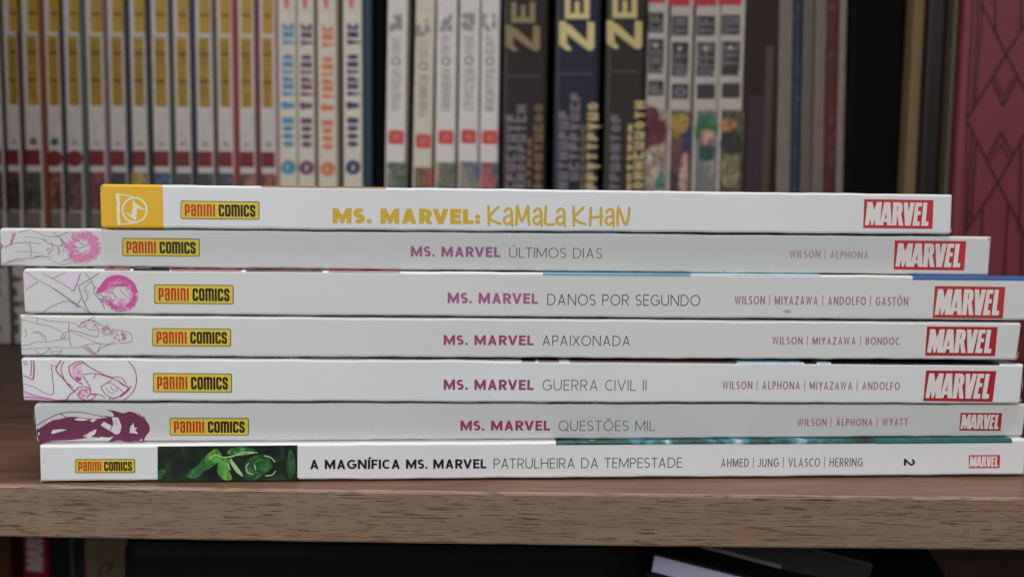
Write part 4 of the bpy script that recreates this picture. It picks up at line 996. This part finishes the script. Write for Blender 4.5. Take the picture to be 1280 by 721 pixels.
# four colourful volumes with red head
dkg = bk('kanji_grey', 62, 58, 60, 1.1); dot = bk('dot_pale', 176, 170, 160, 1.3)
for i, (a, b, sel) in enumerate(((807.5, 833.5, [4, 0, 8]), (836.5, 864.5, [7, 6, 0]), (868, 898, [5, 1, 3]), (899, 929, [7, 2, 8]))):
    dy = (0, 4, 4, 3)[i]
    s = Standing('red_topped_manga', 'manga volume with red head, dark lettering block and ' + ('maroon and cream picture', 'yellow and blue picture', 'green and pink picture', 'orange and black picture')[i],
                 a, b, 120, bk('red_manga_white', 172, 162, 152, 1.35), YB-.0006*i, .2, .125, 0, 0, 'manga volumes with red heads')
    s.panel('red_head', a, b-1.5, -60, 4+dy, bk('head_red', 186, 44, 60, 1.3), 1)
    for y0, y1 in ((16, 41), (49, 92), (101, 120)):
        p = s.panel('lettering_block', a+3, b-4, y0+dy, y1+dy, dkg, 1, None, .0006)
        s.marks('block_lettering', a+5, b-6, y0+2+dy, y1-1+dy, bk('kanji_light', 116, 110, 112, 1.2), .0034, 2, i+int(y0), .55, p, .95)
    s.sheet('pale_dots', disc((a+b)/2-1, 57+dy, 2.8, 12) + disc(a+7, 96+dy, 3.6, 12) + disc(b-9, 96+dy, 3.6, 12) + disc(b-4, 88+dy, 2.6, 10), dot, 3, None, True)
    s.panel('spine_picture', a+.5, b-.8, 137+dy*.3, 300, pic_mat('pic_base_%d' % i, (((150, 130, 112), (168, 150, 134), (120, 100, 90), (176, 160, 150)), ((40, 34, 38), (70, 52, 54), (104, 60, 60), (140, 116, 104)), ((84, 84, 88), (120, 110, 112), (90, 104, 96), (160, 148, 142)), ((34, 30, 28), (56, 48, 40), (90, 80, 56), (44, 40, 36)))[i], i+60, 120), 1)
    C_ = cols_art
    shp = [
        [((a, 138), (a+14, 136), (a+17, 150), (b-1, 152), (b-2, 176), (a+8, 182), (a, 184)), tones('pic_maroon', 104, 34, 48)],
        [((a+3, 146), (a+14, 142), (b-2, 150), (b-10, 172), (a+12, 178), (a+1, 164)), tones('pic_ochre', 176, 142, 58)],
        [((a+1, 160), (a+6, 146), (a+16, 142), (a+26, 148), (b-2, 164), (a+16, 166), (a+2, 176)), tones('pic_leaf', 50, 116, 66)],
        [((a+3, 152), (a+14, 148), (a+22, 156), (a+12, 164), (a+1, 162)), tones('pic_amber', 180, 116, 62)]][i]
    s.sheet('art_patch', [spline([Vector(v) for v in shp[0]], 4, True)], shp[1], 2, None, True)
    shp2 = [
        [((a+2, 190), (a+20, 184), (b-2, 200), (a+18, 220), (a+2, 226)), tones('pic_cream', 176, 158, 138)],
        [((b-12, 172), (b-2, 158), (b-1, 184), (b-10, 186)), tones('pic_blue', 44, 52, 104)],
        [((a+8, 166), (a+16, 163), (b-6, 168), (a+15, 184)), tones('pic_skin', 196, 134, 118)],
        [((a+4, 196), (a+14, 190), (b-6, 198), (b-8, 230), (a+4, 230)), tones('pic_sand', 144, 130, 84)]][i]
    s.sheet('art_patch', [spline([Vector(v) for v in shp2[0]], 4, True)], shp2[1], 3, None, True)
    shp3 = [
        [((a+10, 234), (a+17, 216), (a+21, 214), (a+22, 234)), tones('pic_teal', 70, 120, 110)],
        [((a+12, 236), (a+15, 200), (a+22, 192), (a+23, 236)), tones('pic_pink', 196, 150, 140)],
        [((a+6, 186), (a+12, 182), (b-6, 184), (b-8, 200), (a+8, 200)), tones('pic_deepteal', 34, 72, 74)],
        [((a+1, 176), (a+10, 166), (b-4, 170), (b-3, 190), (a+4, 192)), tones('pic_black', 34, 30, 28)]][i]
    s.sheet('art_patch', [spline([Vector(v) for v in shp3[0]], 4, True)], shp3[1], 4, None, True)

# the dark right end of the row
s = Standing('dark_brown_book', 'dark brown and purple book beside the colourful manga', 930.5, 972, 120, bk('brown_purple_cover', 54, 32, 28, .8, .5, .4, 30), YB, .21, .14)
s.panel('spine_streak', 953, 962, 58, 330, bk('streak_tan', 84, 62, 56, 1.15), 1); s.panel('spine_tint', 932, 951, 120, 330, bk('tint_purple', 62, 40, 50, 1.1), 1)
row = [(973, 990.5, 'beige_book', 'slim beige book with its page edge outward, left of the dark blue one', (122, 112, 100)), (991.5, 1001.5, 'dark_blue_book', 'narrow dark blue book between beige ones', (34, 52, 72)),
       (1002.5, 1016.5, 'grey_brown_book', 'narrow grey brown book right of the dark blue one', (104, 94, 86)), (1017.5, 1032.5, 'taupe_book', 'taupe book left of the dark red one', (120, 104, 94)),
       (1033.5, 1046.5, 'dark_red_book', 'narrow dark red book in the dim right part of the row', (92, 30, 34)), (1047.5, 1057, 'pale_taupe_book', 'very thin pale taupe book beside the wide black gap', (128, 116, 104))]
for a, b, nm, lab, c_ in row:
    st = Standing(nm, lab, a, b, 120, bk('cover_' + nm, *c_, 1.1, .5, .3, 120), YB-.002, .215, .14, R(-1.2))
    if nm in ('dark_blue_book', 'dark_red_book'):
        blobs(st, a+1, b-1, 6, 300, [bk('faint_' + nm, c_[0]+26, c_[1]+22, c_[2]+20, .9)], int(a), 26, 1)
Standing('wide_black_block', 'wide black block filling the black gap in the row', 1059, 1135, 120, mat('wide_black_fill', (.004, .0035, .0035, 1), .75, .2, 60, .05, .1), YB-.004, .215, .15, R(-.5), bevel=.003)  # plain black block filling the gap left of the tan book
st = Standing('tan_book', 'leaning book with tan edge right of the wide black block', 1137, 1154, 120, bk('tan_cover', 120, 92, 58, 1.2, .5, .25), YB-.012, .215, .15, R(.15))
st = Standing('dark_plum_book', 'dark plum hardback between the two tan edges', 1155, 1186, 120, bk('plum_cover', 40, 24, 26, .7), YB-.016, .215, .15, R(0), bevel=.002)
st.panel('groove', 1163, 1164.5, -40, 330, bk('groove_dark', 20, 12, 12), 1); st.panel('groove', 1174, 1175.5, -40, 330, bk('groove_dark', 20, 12, 12), 1)
Standing('thin_tan_book', 'very thin tan book pressed against the large rose coloured book', 1187, 1193.5, 120, bk('thin_tan_cover', 92, 78, 56, 1.0), YB-.022, .215, .15, R(0))

# large rose hardback with pressed line ornament
YP = .196
rose = mat('rose_cloth', rgb(130, 54, 60, 1.0), .45, .14, 40, .12, .3, 0, 900)
s = Standing('rose_hardback', 'large rose red hardback with pressed black diamond line ornament, at the right edge', 1199.5, 1345, 120, rose, YP, .27, .19, R(0), bevel=.0026)
lnk = bk('pressed_line', 22, 8, 10, .8)
def grooves(specs, w):
    out = []
    for p in specs: out += stroke(p, w)
    return out
bord = [[(1216.5, -30), (1215, 30), (1208, 150), (1208.5, 154), (1205, 340)], [(1223, -30), (1221, 40), (1215, 136)], [(1228, -30), (1227, 20), (1219, 132)]]
dia = [[(1226, 4), (1257.5, 69), (1300, 150)], [(1310, -15), (1257.5, 69), (1208, 150), (1247, 229), (1300, 330)], [(1316, 106), (1247, 229), (1206, 292)],
       [(1239, 97), (1253, 133), (1272, 97)], [(1233, 200), (1251, 166), (1267, 197)], [(1243.5, 0), (1244, 38)], [(1276.5, -10), (1276, 36)],
       [(1214.5, 166), (1212, 216), (1209, 286)], [(1220, 176), (1217.5, 214), (1214, 276)], [(1276, 178), (1275, 260), (1272, 290)], [(1228, 262), (1226, 300), (1222, 380)], [(1260, 256), (1257, 300), (1252, 420)], [(1277, 290), (1276, 420)]]
s.sheet('pressed_ornament', grooves(bord, 2.0), lnk, 1, None, True)
s.sheet('pressed_ornament', grooves(dia, 2.3), lnk, 2, None, True)
s.sheet('pressed_ornament', grooves([[(1243, 96), (1254, 121), (1268, 96)], [(1237, 203), (1251, 180), (1264, 203)]], 1.4), lnk, 3, None, True)

# ------------------------------------------------------------------ compartment under the shelf
def low(name, label, px0, px1, m, y=YB-.01, top=-.045, cat='book', bevel=.0012, h=.26, d=.14):
    return Standing(name, label, px0, px1, 700, m, y, h, d, 0, -.315, None, cat, bevel=bevel)
low('rust_book', 'rust brown book at the left end below the shelf', -14, 13, bk('rust_cover', 96, 52, 28, 1.05))
low('gap_shade_block', 'thin charcoal block standing in for the shaded gap left of the red book below the shelf', 14.5, 27, bk('gap_shade', 20, 18, 18, 1.0), y=YB)  # added block: shade of an empty gap given as dark colour
r_ = low('red_book', 'red book with pale brand name lettering on its spine, below the shelf', 28, 60.5, bk('crimson_cover', 150, 18, 44, 1.12))
L_ = logo_letters()
r_.sheet('brand_letters', [[Vector((31 + (1-v.y)*25.5, 716 - v.x*76)) for v in p] for p in L_], bk('crimson_letters', 196, 170, 174, 1.12), 1, None, True)
low('midnight_book', 'midnight blue book right of the red book below the shelf', 61.5, 87, bk('midnight_cover', 22, 26, 36, 1.2), y=YB-.008)
low('grey_pamphlet', 'thin grey pamphlet between dark blue books below the shelf', 87.8, 91.5, bk('pamphlet_grey', 92, 92, 84, 1.3), y=YB-.008)
low('blue_black_book', 'blue black book left of the tan book below the shelf', 92.3, 104, bk('blueblack_cover', 24, 30, 46, 1.3), y=YB-.006)
tb = low('tan_comic', 'tan comic with a dark curling ink mark below the shelf', 105, 160, bk('tan_comic_cover', 128, 106, 80, 1.01, .5, .25, 40))
tb.sheet('ink_mark', stroke(spline([(124, 722), (127, 708), (134, 702), (138, 709), (133, 714)], 5), 2.6) + stroke(spline([(138, 712), (141, 704), (141, 697)], 5), 2) + stroke(spline([(120, 700), (128, 690), (138, 684)], 5), 1), bk('ink_mark', 60, 48, 40), 1, None, True)
low('olive_grey_book', 'dim olive grey book at the edge of the black case below the shelf', 161, 180, bk('olivegrey_cover', 70, 62, 52, 1.2))
# black case, with metal blocks added where faint highlights lie
ct = thing('black_case', 'large black case lying in the dark below the shelf', 'case', (.03, .07, -.315))
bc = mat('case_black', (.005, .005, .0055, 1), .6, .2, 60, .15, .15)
def xpx(px, py, y): return on_y(px, py, y)[0]
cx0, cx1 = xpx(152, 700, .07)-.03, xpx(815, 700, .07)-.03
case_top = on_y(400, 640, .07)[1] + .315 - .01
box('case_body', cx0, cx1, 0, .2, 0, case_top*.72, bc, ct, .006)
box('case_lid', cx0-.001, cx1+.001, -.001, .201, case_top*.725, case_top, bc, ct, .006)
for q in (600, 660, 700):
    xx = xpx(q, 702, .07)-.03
    box('highlight_block', xx-.0025, xx+.0025, -.004, -.0005, case_top*.70, case_top*.755, mat('highlight_metal', (.10, .10, .11, 1), .35, .1, 60, .0, .5, .8), ct, .0006)
# leaning open-edged book
YL = .05
pa = [on_y(x, y, YL) for x, y in ((828, 690), (985, 727), (960, 752), (815, 712))]
ang = math.atan2(pa[1][1]-pa[0][1], pa[1][0]-pa[0][0])
lt = thing('leaning_book', 'black covered book with lavender white page edge, leaning below the shelf', 'book', (pa[3][0], YL, pa[3][1]), R(-12), None, -ang-R(3.5))
ln_ = .10
box('page_block', .0, ln_, .001, .15, -.001, .0052, mat('lavender_pages', rgb(170, 164, 188, 1.35), .7, .08, 700, .2), lt, .0002)
box('front_cover', -.002, ln_+.002, -.001, .152, .0054, .0066, bc, lt, .0003)
box('back_cover', -.002, ln_+.002, -.001, .152, -.0024, -.0012, bc, lt, .0003)
g_ = thing('grey_folder', 'dark grey folder with a pale painted edge highlight leaning above the lavender paged book', 'folder', (on_y(868, 686, YL)[0], YL+.002, on_y(868, 686, YL)[1]), 0, None, -ang+R(1.5))
box('folder_panel', 0, .06, 0, .14, .0, .010, bk('folder_dark', 42, 42, 38, 1.2), g_, .0006)
box('edge_highlight', .0, .0300, -.0006, .0, .0006, .0018, bk('folder_edge', 108, 102, 96, 1.2), g_)  # pale strip paints the highlight along the folder's edge
rb = thing('small_red_book', 'small red book corner peeking out under the lavender paged book', 'book', (on_y(832, 722, YL+.004)[0], YL+.004, -.315))
zt = on_y(832, 714, YL+.004)[1] + .315
box('cover', -.003, .003, 0, .1, 0, zt, bk('tiny_red_cover', 150, 50, 44, 1.4), rb, .0015)
